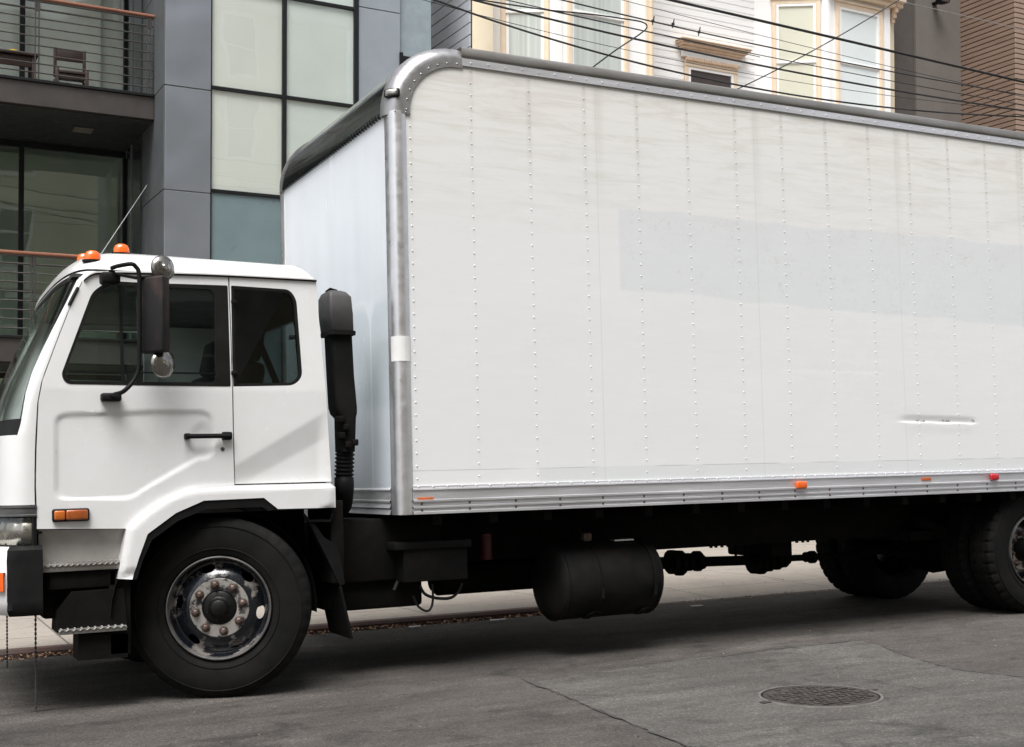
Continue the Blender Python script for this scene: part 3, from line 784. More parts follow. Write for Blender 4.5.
for p, q in zip(P, P[1:]): tube(bm, [p, q], .006, 4)
obj('window_bar', bm, 'black', DOOR)
bm = nb(); slab(bm, [off_poly(inner, -.004)], side3(.020), .004); obj('window_glass', bm, 'tglass', DOOR)
# handle
bm = nb(); h0, h1 = S(186, 436.5), S(229, 436)
tube(bm, [(h0.x, .045, h0.z), ((h0.x+h1.x)/2, .042, (h0.z+h1.z)/2), (h1.x, .045, h1.z)], .014, 8)
box(bm, h1.x-.045, h1.x+.012, .04, .09, h1.z-.024, h1.z+.024, .01); box(bm, h0.x-.012, h0.x+.02, .04, .09, h0.z-.018, h0.z+.018, .008)
obj('door_handle', bm, 'black', DOOR)
bm = nb(); k0 = S(222.5, 449); lathe(bm, [(.0, .074), (.010, .074), (.012, .079), (.012, .09)], k0.x, k0.z, 16); obj('door_lock', bm, 'chrome', DOOR)
# rear side panel
rear_out = [(229.3, 276.6), (316, 280.5), (319, 320), (323.5, 367), (328, 425), (331.5, 481.5), (235.5, 484), (234.2, 440), (233.2, 386), (231.4, 330)]
qwin_out = [(232.8, 386.6, .008), (294, 385.5, .05), (302.5, 377, .05), (300, 345, 0), (296.5, 300, .03), (290, 289.5, .05), (231, 285.5, .008)]
RO = S2(rear_out); qw = rnd(S2(qwin_out), .03)
la, lb = S(231, 468), S(330, 409)
lc, ld = S(231, 490), S(330, 436)
def rear_disp(a, b):
    if b > 1.84: return 0
    z1 = la.z+(lb.z-la.z)*(a-la.x)/(lb.x-la.x); z2 = lc.z+(ld.z-lc.z)*(a-lc.x)/(ld.x-lc.x)
    return .026*sstep(z1+.01, z2-.01, b) if False else .022*(1-max(0, min(1, (b-z2)/(z1-z2))))*sstep(-.40, -.50, a)
bm = nb(); sheet(bm, [RO, qw], side3(), .035, step=side_step, disp=rear_disp)
CAB = obj('cab_body', bm, 'white', TR, smooth=30)
qi = off_poly(qw, .018)
bm = nb(); slab(bm, [qw, qi], side3(.002), .025); obj('quarter_window_frame', bm, 'gasket', CAB)
bm = nb(); slab(bm, [off_poly(qi, -.004)], side3(.014), .004); obj('quarter_window', bm, 'tglassd', CAB)
for q in ((232.5, 302), (233, 373)):
    bm = nb()
    p = S(*q); box(bm, p.x-.012, p.x+.022, .066+gy(p.z)-.08, .10, p.z-.012, p.z+.012, .004)
    obj('window_hinge', bm, 'black', CAB)
bm = nb(); p = S(293, 337); box(bm, p.x-.02, p.x+.01, .066+gy(p.z)-.08, .12, p.z-.015, p.z+.012, .004); obj('window_latch', bm, 'black', CAB)
# far side (one skin with openings), mirrored
bm = nb(); sheet(bm, [DO, inner], side3(0, True), -.035); obj('cab_door', bm, 'white', TR)['label'] = 'far side cab door seen through the windows'
bm = nb(); sheet(bm, [RO], side3(0, True), -.035); obj('cab_side_wall', bm, 'white', CAB)
bm = nb(); slab(bm, [off_poly(inner, -.004)], side3(.018, True), .004); obj('far_window_glass', bm, 'tglassf', CAB)
# front: sections
def xf(z):
    return -2.335+(z-1.55)*.44 if z > 1.55 else -2.335-(1.55-z)*.05
def sec(th, z, off=0.0, n=3.0, ys=None):
    X = xd(z); Y = gy(z) if ys is None else ys; a = X-xf(z); b = YC-Y
    c, s = abs(math.cos(th)), abs(math.sin(th))
    x = X-(a+off)*s**(2/n); y = YC-(b+off)*c**(2/n)*(1 if math.cos(th) >= 0 else -1)
    return Vector((x, y, z))
wsedge = [(80.3, 273.3), (67, 301), (52, 330), (40, 354.4), (32, 373), (25.4, 394.6), (21.4, 421.4), (17.4, 434.7), (16, 445)]
def wsx(py):
    for (x0, y0), (x1, y1) in zip(wsedge, wsedge[1:]):
        if y0 <= py <= y1: return x0+(x1-x0)*(py-y0)/(y1-y0)
    return wsedge[0][0] if py < wsedge[0][1] else wsedge[-1][0]
def thw(z):
    lo, hi = .01, 1.2
    for _ in range(40):
        md = (lo+hi)/2; px, py = pj(sec(md, z))
        if px > wsx(py): lo = md
        else: hi = md
    return lo
ZW0, ZW1 = 1.545, 2.465
ZR = 2.475
zs = [ZW0+(ZW1-ZW0)*k/16 for k in range(17)]
bm = nb()
for sgn in (0, 1):
    rows = []
    for z in zs+[ZR]:
        t = thw(min(z, ZW1)); row = []
        for k in range(9):
            p = sec(.007+(t-.007)*(k/8)**1.3, z)
            if sgn: p.y = 2*YC-p.y
            row.append(p)
        # return inward
        q = row[-1].copy(); q.x += .03; row.append(q)
        q0 = row[0].copy(); q0.y += (-.04 if sgn else .04); row.insert(0, q0)
        rows.append(row)
    loft(bm, rows, closed=False)
# below the windscreen
rows = []
for z in [1.16, 1.25, 1.35, 1.45, 1.52, ZW0]:
    row = []
    q0 = sec(.007, z); q0.y += .04; row.append(q0)
    for k in range(61):
        u = k/60; th = math.pi*(u if False else (.5-.5*math.cos(math.pi*u))*.5+u*.5)
        row.append(sec(max(.007, min(math.pi-.007, th)), z))
    q0 = sec(math.pi-.007, z); q0.y -= .04; row.append(q0); rows.append(row)
r = [p.copy() for p in rows[-1]]
for p in r: p.x += .04
rows.append(r)
loft(bm, rows, closed=False)
# header above the windscreen
rows = []
for z in (ZW1, ZR):
    t = thw(ZW1); rows.append([sec(t+(math.pi-2*t)*k/40, z) for k in range(41)])
loft(bm, rows, closed=False)
obj('cab_front', bm, 'white', CAB, smooth=40)
bm = nb(); rows = []
for z in zs:
    t = thw(z); rows.append([sec(t+(math.pi-2*t)*k/40, z)+Vector((.006, 0, 0)) for k in range(41)])
loft(bm, rows, closed=False)
WS = obj('windscreen', bm, 'tglass', TR, smooth=60)
# black seal around the windscreen + dark band at top and bottom
bm = nb()
rows = []
for z in (ZW0-.01, ZW0+.09):
    t = thw(max(z, ZW0)); rows.append([sec(t+(math.pi-2*t)*k/40, z)+Vector((.003, 0, 0)) for k in range(41)])
loft(bm, rows, closed=False)
rows = []
for z in (ZW1-.04, ZW1+.002):
    t = thw(min(z, ZW1)); rows.append([sec(t+(math.pi-2*t)*k/40, z)+Vector((.003, 0, 0)) for k in range(41)])
loft(bm, rows, closed=False)
for sgn in (0, 1):
    rows = []
    for z in zs:
        t = thw(z); a_, b_ = sec(t, z), sec(t+.05, z)
        a_.x -= .003; b_.x += .002
        if sgn: a_.y = 2*YC-a_.y; b_.y = 2*YC-b_.y
        rows.append([a_, b_])
    loft(bm, rows, closed=False)
obj('windscreen_seal', bm, 'gasket', WS)
bm = nb(); 
for y0 in (.45, 1.25): 
    pts = [(xf(1.56)-.03, y0, 1.57), (xf(1.60)-.035, y0+.35, 1.61), (xf(1.66)-.03, y0+.75, 1.66)]
    tube(bm, pts, .008, 6); tube(bm, [(xf(1.6)-.02, y0+.2, 1.6), (xf(1.68)-.025, y0+.78, 1.68)], .006, 6)
obj('wiper', bm, 'black', WS)
# dark vent strip on A pillar
bm = nb(); a_, b_ = None, None
def onsec(px, py):
    """point of the front corner surface seen at a pixel"""
    best = None
    for iz in range(60):
        z = 1.0+iz*.026
        for it in range(60):
            th = it/59*1.2; p = sec(th, z); q = pj(p); d = (q[0]-px)**2+(q[1]-py)**2
            if best is None or d < best[0]: best = (d, th, z)
    _, th, z = best; 
    for s in (.013, .005, .002, .001):
        for _ in range(6):
            c = [(th+i*s, z+j*s) for i in (-1, 0, 1) for j in (-1, 0, 1)]
            th, z = min(c, key=lambda t: (pj(sec(t[0], t[1]))[0]-px)**2+(pj(sec(t[0], t[1]))[1]-py)**2 if t[0] >= 0 else 1e9)
    return sec(th, z)
pv = [onsec(78.5, 287.5), onsec(74, 296), onsec(69.5, 305)]
tube(bm, [p+Vector((-.004, -.004, 0)) for p in pv], .009, 6); obj('pillar_vent', bm, 'gasket', CAB)
# roof
bm = nb(); nx, ny = 44, 36
XR = S(316, 281).x
def roofp(u, v_):
    # u along x 0 front..1 rear, v across 0..1
    y = .092+.025+(2*YC-2*(.117))*v_
    vn = abs(2*v_-1)
    xfr = sec(math.acos(max(-1, min(1, (abs(YC-y)/(YC-.117))**1.5)) if True else 0), ZR).x
    x = xfr+(XR-xfr)*u
    e = (1-vn**4.5)**.60 if vn < 1 else 0
    fu = min(1, (u/.24)); ff = (1-(1-fu)**2.2)**.58
    ru = min(1, (1-u)/.07); rr = (1-(1-ru)**2.5)**.5
    z = ZR+.012+.182*e*ff*rr*(1-.14*max(0, u-.3))
    return Vector((x, y, z))
V = [[bm.verts.new(roofp(1-(1-i/nx) if False else (.5-.5*math.cos(math.pi*(i/nx))), .5-.5*math.cos(math.pi*j/ny))) for j in range(ny+1)] for i in range(nx+1)]
for i in range(nx):
    for j in range(ny): bm.faces.new((V[i][j], V[i+1][j], V[i+1][j+1], V[i][j+1]))
obj('cab_roof', bm, 'white', CAB, smooth=60)
# drip rail
bm = nb(); g = []
for q in ((84, 279), (92, 273.5), (104, 271.8), (150, 272.2), (228, 274.8), (317, 279.5)):
    p = S(*q, -.012); g.append(p)
gp = smooth_path(g, 6)
loft(bm, [[p+Vector((0, -.006, .004)), p+Vector((0, .045, .008)), p+Vector((0, .045, -.006)), p+Vector((0, -.006, -.004))] for p in gp])
obj('drip_rail', bm, 'white', CAB); bm = nb()
loft(bm, [[Vector((p.x, 2*YC-p.y, p.z))+Vector((0, .006, .004)), Vector((p.x, 2*YC-p.y, p.z))+Vector((0, -.045, .008)), Vector((p.x, 2*YC-p.y, p.z))+Vector((0, -.045, -.006))] for p in gp])
obj('drip_rail', bm, 'white', CAB)
bm = nb()
loft(bm, [[p+Vector((0, .006, -.005)), p+Vector((0, .012, -.005)), p+Vector((0, .012, -.013)), p+Vector((0, .006, -.013))] for p in gp])
obj('roof_seam', bm, 'gasket', CAB)
# rear wall with window, floor, interior
rw = [(.10, 1.20), (2*YC-.10, 1.20), (2*YC-.12, 2.49), (.12, 2.49)]
rwh = rnd([(.45, 1.80), (2*YC-.45, 1.80), (2*YC-.45, 2.28), (.45, 2.28)], .06)
XQ = lambda z: -.405-(z-1.25)*.065
bm = nb(); slab(bm, [rw, rwh], lambda a, b: (XQ(b), a, b), .03, (-1, 0, 0)); obj('rear_wall', bm, 'white', CAB)
bm = nb(); slab(bm, [rwh], lambda a, b: (XQ(b)-.012, a, b), .004, (-1, 0, 0)); obj('rear_window', bm, 'tglassf', CAB)
bm = nb(); slab(bm, [rw, rwh], lambda a, b: (XQ(b)-.035, a, b), .01, (-1, 0, 0))
box(bm, -1.9, -.5, .14, 2*YC-.14, 2.44, 2.46); box(bm, -2.05, -.46, .14, 2*YC-.14, 1.08, 1.12)
obj('cab_lining', bm, 'trim', CAB)
bm = nb(); zz = [1.0+.05*k for k in range(30)]
loft(bm, [[Vector((xd(z)-.03, gy(z)+.034, z)), Vector((xd(z)+.03, gy(z)+.034, z))] for z in zz], closed=False)
box(bm, -2.06, -.52, .128, .134, 1.18, 1.78); obj('dark_gap_backing', bm, 'gasket', CAB)  # dark strip and sheet added behind the panels so their gaps look shaded
bm = nb(); box(bm, -2.2, -1.85, .16, 2*YC-.16, 1.2, 1.60, .06); box(bm, -1.98, -1.8, .3, .85, 1.5, 1.70, .05); obj('dashboard', bm, 'trim', CAB)
bm = nb(); n = 32; c0 = Vector((-1.68, .58, 1.66)); ax = Vector((.55, 0, .83)).normalized(); e1 = Vector((0, 1, 0)); e2 = ax.cross(e1)
rp = [c0+(e1*math.cos(2*math.pi*i/n)+e2*math.sin(2*math.pi*i/n))*.22 for i in range(n+1)]
tube(bm, rp, .014, 8); tube(bm, [c0-ax*.4, c0], .03, 8)
for i in (0, 10, 21): tube(bm, [c0, rp[i]], .012, 6)
obj('steering_wheel', bm, 'trim', CAB)
for yy in (.28, 1.35):
    bm = nb()
    box(bm, -1.35, -.85, yy, yy+.5, 1.3, 1.50, .05)
    box(bm, -.12, .02, yy, yy+.5, 0, .52, .05, 3, Matrix.Translation((-.86, 0, 1.48)) @ Matrix.Rotation(R(12), 4, 'Y'))
    box(bm, -.10, .0, yy+.12, yy+.38, .55, .80, .04, 3, Matrix.Translation((-.86, 0, 1.46)) @ Matrix.Rotation(R(12), 4, 'Y'))
    obj('seat', bm, 'seat', CAB)
bm = nb(); box(bm, -.75, -.5, .2, 2.2, 1.12, 1.7, .03); tube(bm, [(-.9, .17, 2.3), (-.6, .4, 1.75)], .02, 6); obj('rear_bench', bm, 'seat', CAB)
# trim strip, headlight
def zat(px, py, y=.15): return onY(px, py, y).z
zt1, zt0 = 1.158, zat(20, 516.5)
bm = nb(); rows = []
for z, o in ((zt1, -.004), (zt1, .008), (zt1-.012, .008), (zt1-.016, .003), (zt0+.012, .003), (zt0+.008, .008), (zt0, .008), (zt0, -.02)):
    rows.append([sec(math.pi*(k/60), z, o) for k in range(61)])
loft(bm, rows, closed=False); obj('front_trim', bm, 'trimgrey', CAB, smooth=30)
zh0 = zat(20, 547); 
bm = nb(); rows = []
for z in (zt0, zh0-.06): rows.append([sec(math.pi*(k/60), z, -.045) for k in range(61)])
loft(bm, rows, closed=False)
rows = []
for z in (zt0-.0, zh0-.03): rows.append([sec(0, z, 0), sec(.018, z, .004), sec(.03, z, .0), sec(.04, z, -.045)])
loft(bm, rows, closed=False)
obj('headlight_housing', bm, 'gasket', CAB)
for sgn in (0, 1):
    def lp(th, z, o):
        p = sec(th, z, o)
        if sgn: p.y = 2*YC-p.y
        return p
    hz1, hz0 = zt0-.008, zh0+.012
    bm = nb(); rows = []
    for i in range(9):
        t = i/8; z = hz0+(hz1-hz0)*t; o = -.03*abs(2*t-1)**2-.012; rows.append([lp(.035+.85*k/16, z, o-(.010 if k in (4, 10) else 0)) for k in range(17)])
    loft(bm, rows, closed=False)
    HL = obj('headlight', bm, 'reflector', TR, smooth=60)
    if not sgn: HL['label'] = 'headlight at the left edge of the picture'
    bm = nb(); rows = []
    for i in range(7):
        t = i/6; z = hz0+(hz1-hz0)*t; rows.append([lp(.035+.85*k/16, z, .006-.01*abs(2*t-1)**4) for k in range(17)])
    loft(bm, rows, closed=False); obj('lens', bm, 'lens', HL, smooth=60)
# bumper
bz0, bz1 = zat(20, 616, .05), zat(20, 547.5, .05)
def bsec(th, z, off):
    X = -2.075; a = .30; b = YC-.055; c, s = math.cos(th), math.sin(th); n = 4.2
    return Vector((X-(a+off)*abs(s)**(2/n), YC-(b+off)*abs(c)**(2/n)*(1 if c >= 0 else -1), z))
def bump_part(name, t0, t1, mt, lowcut=False, o0=0):
    bm = nb(); rows = []
    for z, o in ((bz0+.03, -.06), (bz0, -.05), (bz0, -.02), (bz0+.02, .0), (bz0+.08, .0+o0), (bz1-.06, .0+o0), (bz1-.02, -.004), (bz1, -.03), (bz1, -.10)):
        rows.append([bsec(t0+(t1-t0)*k/30, z, o) for k in range(31)])
    loft(bm, rows, closed=False); return obj(name, bm, mt, TR, smooth=40)
th1 = .01
for _ in range(400):
    if pj(bsec(th1, .7, 0))[0] < 9: break
    th1 += .003
BP_ = bump_part('bumper', th1+.002, math.pi-th1-.002, 'white', o0=.02)
for (t0, t1) in ((0, th1), (math.pi-th1, math.pi)):
    bm = nb(); rows = []
    for z, o in ((bz0+.03, -.06), (bz0-.004, -.04), (bz0-.004, -.01), (bz0+.03, .010), (bz0+.08, .004), (bz1-.07, .012), (bz1-.015, .006), (bz1+.006, -.02), (bz1+.006, -.10)):
        rows.append([bsec(t0+(t1-t0)*k/16, z, o+(.012 if t0 == 0 else .012)) for k in range(17)])
    loft(bm, rows, closed=False)
    obj('bumper_corner', bm, 'black', BP_, smooth=40)
bm = nb(); rows = []
for z, o in ((.70, .0), (.70, .03), (.80, .03), (.80, 0)): rows.append([bsec(th1+.03+.35*k/10, z, o+.01) for k in range(11)])
loft(bm, rows, closed=False); obj('turn_lamp', bm, 'orange', BP_)
# side turn lamp on the door
a_, b_ = S(53, 521), S(88, 509); bm = nb()
box(bm, a_.x-.006, b_.x+.006, .055, .09, min(a_.z, b_.z)-.006, max(a_.z, b_.z)+.006, .012, 3); TL = obj('side_turn_lamp', bm, 'black', TR)
bm = nb(); mx_ = a_.x+(b_.x-a_.x)*.34; box(bm, a_.x+.004, mx_-.002, .046, .08, a_.z+.004, b_.z-.004, .008, 3); obj('lens', bm, 'amberm', TL)
bm = nb(); box(bm, mx_+.002, b_.x-.004, .044, .08, a_.z+.002, b_.z-.002, .010, 3); obj('lens', bm, 'amberd', TL)
# kick panel, steps
bm = nb(); P = [onY(39, 530, .09), onY(127, 529, .09), onY(121, 563, .09), onY(41, 566, .09)]
loft(bm, [[P[0]+Vector((0, .02, 0)), P[1]+Vector((0, .02, 0))], [(P[0]*.6+P[3]*.4)+Vector((0, .055, 0)), (P[1]*.6+P[2]*.4)+Vector((0, .055, 0))], [P[3]+Vector((0, .06, 0)), P[2]+Vector((0, .06, 0))]], closed=False)
obj('step_panel', bm, 'whiteshade', CAB)
def tread(name, px0, px1, pyt, pyb, y, depth, nteeth):
    a, b = onY(px0, pyt, y), onY(px1, pyt-1, y); zb = onY(px0, pyb, y).z; zt = (a.z+b.z)/2
    bm = nb(); box(bm, a.x, b.x, y, y+depth, zb, zt-.006, .004)
    for k in range(nteeth):
        x = a.x+(b.x-a.x)*(k+.5)/nteeth; w = (b.x-a.x)/nteeth*.36
        for q in range(4):
            yy = y+.012+q*depth*.24; box(bm, x-w+(w*.8 if q % 2 else 0), x+(w*.8 if q % 2 else 0), yy, yy+.018, zt-.008, zt+.0, .003, 1)
    for k in range(nteeth*2):
        x = a.x+(b.x-a.x)*(k+.5)/(nteeth*2); hz = (zt-zb)
        box(bm, -.011, .011, y-.006, y+.004, -.0035, .0035, .001, 1, Matrix.Translation((x, 0, zt-hz*.35)) @ Matrix.Rotation(R(35 if k % 2 else -35), 4, 'Y'))
    for k in range(0):
        x = a.x+(b.x-a.x)*(k+.5)/6; box(bm, x-.008, x+.008, y-.003, y+.002, zb+.004, zb+.014, .002, 1)
    return obj(name, bm, 'rail', TR), a, b, zb, zt
ST, a, b, zb, zt = tread('cab_step', 42, 121, 562, 573, .075, .16, 14)
bm = nb(); box(bm, a.x+.04, b.x-.02, .10, .24, zb-.10, zb-.003, .01); box(bm, -2.06, -1.62, .20, .9, .52, .95, .02); obj('step_bracket', bm, 'blackm', ST)
ST2, a, b, zb, zt = tread('cab_step', 59, 127, 627, 635.5, .06, .22, 10)
ST2['label'] = 'lower cab step'
bm = nb()
P2 = [(p.x, p.z) for p in (onY(57, 633, .08), onY(58, 612, .08), onY(72, 592, .08), onY(124, 588, .08), onY(128, 633, .08))]
slab(bm, [P2], to_xz(.085), .24)
P3 = [(p.x, p.z) for p in (onY(78, 634, .1), onY(78, 661, .1), onY(128, 657, .1), onY(128, 634, .1))]
slab(bm, [P3], to_xz(.10), .2)
box(bm, -1.72, -1.60, .1, .3, .30, .80, .01)
obj('step_well', bm, 'blackm', ST2)
# fender
fo = [(118, 579), (121, 562), (127, 528.6), (137, 518), (158, 502), (183, 490), (197, 487), (234, 485.2), (331, 483), (336, 487, .02), (336.5, 507.5)]
fi = [(278, 509), (264, 497.8), (204, 500.6), (176, 513), (147.7, 534), (139, 558), (132.5, 579.5)]
def P2d(L_, y): return [(onY(p[0], p[1], y).x, onY(p[0], p[1], y).z)+tuple(p[2:]) for p in L_]
FO = P2d(fo, .045); FI = P2d(fi, .045)
bm = nb(); sheet(bm, [FO+FI], to_xz(.045), .09, step=.02, disp=lambda a, b: .014*(1-sstep(0, .035, pdist(a, b, FO[:11]))))
FD = obj('front_fender', bm, 'white', TR, smooth=50)
fb = [(137, 579.5), (143, 560), (152, 540), (178, 521), (206, 509), (262, 507), (268, 511)]
bm = nb(); slab(bm, [P2d(fi, .05)[::-1]+P2d(fb, .05)[::-1]], to_xz(.052), .07)
obj('fender_lip', bm, 'black', FD)
wc = (-1.118, .515)
bm = nb(); rows = []
for y in (.06, .62):
    rows.append([Vector((wc[0]+.60*math.cos(R(a)), y, wc[1]+.60*math.sin(R(a))+.0)) for a in range(-5, 186, 8)])
loft(bm, rows, closed=False); box(bm, -1.8, -.42, .60, .64, .6, 1.2); box(bm, -.40, -.32, .12, .6, .62, 1.13, .01)
obj('wheel_housing', bm, 'blackm', FD)
bm = nb(); tube(bm, [onY(303, 514, .12), onY(309, 521, .10), onY(330, 521, .10), onY(332, 514, .12)], .010, 6)
P4 = [(onY(p[0], p[1], .11).x, onY(p[0], p[1], .11).z) for p in ((309, 522), (315, 524), (324, 537), (338, 546), (341, 560), (345, 584), (340, 586), (328, 560), (318, 540))]
slab(bm, [P4], to_xz(.11), .05); obj('flap_bracket', bm, 'black', FD)
bm = nb(); box(bm, -.007, .007, .10, .52, -.33, 0, .004, 1, Matrix.Translation((-.352, 0, .60)) @ Matrix.Rotation(R(-12), 4, 'Y')); obj('mud_flap', bm, 'rubber', TR)
# roof marker lights
RG = [roofp(i/60, j/60) for i in range(61) for j in range(61)]
ML_ = []
for (px, py) in ((121, 252), (92.5, 259.5), (84, 262.5)):
    ML_.append(min([p for p in RG if p.y < 1.3], key=lambda p: (pj(p)[0]-px)**2+(pj(p)[1]-py)**2+(p.y-(.35 if px > 100 else .9))**2*.5))
ML_ += [Vector((ML_[1].x, 2*YC-ML_[1].y, ML_[1].z)), Vector((ML_[0].x, 2*YC-ML_[0].y, ML_[0].z))]
for p in ML_:
    p = p.copy(); y = p.y; z = p.z-.012
    bm = nb(); rings = []
    for t, w, h in ((0, 1.15, 1.1), (.012, 1.15, 1.1)): rings.append([(p.x+.05*w*math.cos(a), y+.038*h*math.sin(a), z+t) for a in [2*math.pi*k/20 for k in range(20)]])
    loft(bm, rings); ML = obj('marker_light', bm, 'black', TR)
    bm = nb(); rings = []
    for t, w in ((.008, 1), (.04, .93), (.058, .75), (.066, .45), (.068, .1)): rings.append([(p.x+.048*w*math.cos(a), y+.036*w*math.sin(a), z+t) for a in [2*math.pi*k/20 for k in range(20)]])
    loft(bm, rings); obj('lens', bm, 'orange', ML, smooth=60)
# antenna
bm = nb(); y = .5; a = onY(99, 257, y); b = onY(147, 185, y); tube(bm, [a, b], [.003, .0016], 6); tube(bm, [a+Vector((0, 0, -.03)), a+Vector((.01, 0, .02))], .012, 8); obj('antenna', bm, 'alucap', TR)
# ---- mirror
def A(px, py, y=-.12): return onY(px, py, y)
bm = nb()
tube(bm, smooth_path([A(112, 268, -.02), A(118, 266, -.08), A(131, 264), A(136, 267), A(139, 274), A(139.5, 300), A(139.5, 340), A(139, 366), A(134, 380), A(124, 391), A(116, 394, -.06), A(112, 395, .03)], 5), .0125, 8)
tube(bm, [A(112, 273, .0), A(136, 278, -.1), A(158, 276)], .009, 6)
tube(bm, [A(112, 270, .0), A(111, 284, .02)], .018, 8)
box(bm, A(105, 280).x, A(124, 280).x, -.02, .09, A(110, 284, .03).z, A(110, 273, .03).z, .012)
p = A(111, 397, .05); box(bm, p.x-.055, p.x+.055, .02, .085, p.z-.025, p.z+.022, .012)
SM = obj('side_mirror', bm, 'black', TR, smooth=50)
m0, m1 = A(154, 353), A(154, 277); zc = (m0.z+m1.z)/2; hh = (m1.z-m0.z)/2
Mx = Matrix.Translation((A(151, 315).x, -.12, zc)) @ Matrix.Rotation(R(38), 4, 'Z')
bm = nb(); box(bm, -.022, .045, -.100, .080, -hh, hh, .014, 3, Mx); obj('mirror_head', bm, 'rust', SM, smooth=50)
bm = nb(); box(bm, .0451, .047, -.09, .07, -hh+.02, hh-.02, 0, 1, Mx); obj('mirror_glass', bm, 'mirror', SM)
def roundmir(px, py, r, rot, tilt, y=-.12):
    c = A(px, py, y); Mx = Matrix.Translation(c) @ Matrix.Rotation(R(rot), 4, 'Z') @ Matrix.Rotation(R(tilt), 4, 'X')
    bm = nb(); prof = [(.012, -.030), (.018, -.028), (.02, -.024), (r*.5, -.020), (r*.82, -.010), (r, .004), (r, .012), (r*.9, .014)]
    lathe(bm, prof, 0, 0, 28); disc(bm, 0, 0, .013, r*.9); disc(bm, 0, 0, -.0302, .012, 28)
    bmesh.ops.transform(bm, matrix=Mx, verts=bm.verts); return obj('round_mirror', bm, 'chrome', SM, smooth=50)
roundmir(163.5, 268, .073, 18, 0)
roundmir(164, 363.5, .080, 24, 0)
bm = nb(); tube(bm, [A(158, 350), A(161, 358), A(163, 363)], .007, 6); tube(bm, [A(160, 280), A(163, 270)], .007, 6); obj('mirror_stem', bm, 'black', SM)
# ---- air intake
def rring(cx, cy, z, wx, wy, r, n=5, sk=0):
    out = []
    for (sx, sy, a0) in ((1, 1, 0), (-1, 1, 90), (-1, -1, 180), (1, -1, 270)):
        for k in range(n+1):
            a = R(a0+90*k/n); out.append(Vector((cx+sx*(wx/2-r)+r*math.cos(a), cy+sy*(wy/2-r)+r*math.sin(a), z)))
    return out
def I(px, py): p = onY(px, py, .24); return p
bm = nb(); rings = []
for (pl, pr_, py) in ((324, 342, 291.5), (322, 345, 293), (320.5, 348.5, 298), (321, 350, 315), (323, 351, 331), (325, 351.5, 333)):
    a, b = I(pl, py), I(pr_, py); w = max(.03, (b.x-a.x)-.038); rings.append(rring((a.x+b.x)/2, .24, a.z, w, max(.10, w*1.6), .02))
for _ in range(1): loft(bm, rings)
AI = obj('air_intake', bm, 'greyp', TR, smooth=50); AI['label'] = 'grey snorkel air intake behind the cab'
bm = nb(); rings = []
for (pl, pr_, py) in ((322, 353, 332), (322, 353, 336)):
    a, b = I(pl, py), I(pr_, py); w = (b.x-a.x)-.036; rings.append(rring((a.x+b.x)/2, .24, a.z, w, .24, .025))
loft(bm, rings)
rings = []
for (pl, pr_, py) in ((325, 351, 336), (327, 353, 375), (329, 356, 408), (331, 356, 414), (335, 355, 418), (336, 354, 452)):
    a, b = I(pl, py), I(pr_, py); w = max(.05, (b.x-a.x)-.034); rings.append(rring((a.x+b.x)/2, .24, a.z, w, .18, .03))
loft(bm, rings); obj('duct', bm, 'rubber', AI, smooth=50)
bm = nb(); pts = []; rs = []
a, b = I(345, 450), I(344, 478)
for k in range(29):
    t = k/28; pts.append(a+(b-a)*t); rs.append(.062 if k % 4 in (0, 1) else .052)
tube(bm, pts, rs, 18); tube(bm, smooth_path([I(344, 478), I(344, 490), Vector((-.24, .4, 1.08)), Vector((-.2, .8, 1.05))]), .062, 14); obj('hose', bm, 'black', AI, smooth=30)
bm = nb(); 
for q in ((341, 428), (337, 436), (343, 445), (350, 443), (336, 420)):
    p = I(*q); box(bm, p.x-.02, p.x+.015, .12, .2, p.z-.02, p.z+.02, .006)
obj('fittings', bm, 'blackm', AI)
bm = nb(); tube(bm, [I(326, 292), I(330, 289), I(337, 291)], .009, 6); obj('hook', bm, 'blackm', AI)

# ---- wheels
def tyre_mesh(lug=False):
    bm = nb(); Rr = .528; w = .28
    prof = [(.300, .045), (.312, .018), (.335, .006), (.37, -.002), (.42, -.004), (.465, .000), (.490, .008), (.505, .018), (Rr-.012, .030), (Rr, .042)]
    ng = 4
    for k in range(ng+1):
        y0 = .042+(w-.084)*k/(ng+1); y1 = .042+(w-.084)*(k+1)/(ng+1)
        if k: prof += [(Rr-.010, y0-.004), (Rr-.010, y0+.004), (Rr, y0+.006)]
        prof += [(Rr, y1-.006)]
    prof += [(Rr-.012, w-.030), (.490, w-.008), (.42, w+.004), (.335, w-.006), (.30, w-.045)]
    seg = 180 if lug else 200
    K = len(prof)
    def rf(k, i):
        r, y = prof[k]
        if r < .47: return 0
        if lug:
            return -.012 if (i % 5 == 0 and (y < .10 or y > w-.10) and r > .49) else (-.004 if i % 5 == 0 and r > .475 else 0)
        return -.006 if (i % 5 == 0 and (y < .05 or y > w-.05) and r > .485) else 0
    lathe(bm, prof, 0, 0, seg, rf)
    # raised sidewall rings
    lathe(bm, [(.345, .003), (.347, -.002), (.351, -.002), (.353, .001)], 0, 0, 96)
    lathe(bm, [(.474, .003), (.476, -.002), (.480, -.002), (.482, .006)], 0, 0, 96)
    return bm
def rim_front():
    bm = nb(); 
    lathe(bm, [(.283, .06), (.288, .012), (.296, .002), (.302, .004), (.304, .02), (.297, .05)], 0, 0, 96)
    return bm
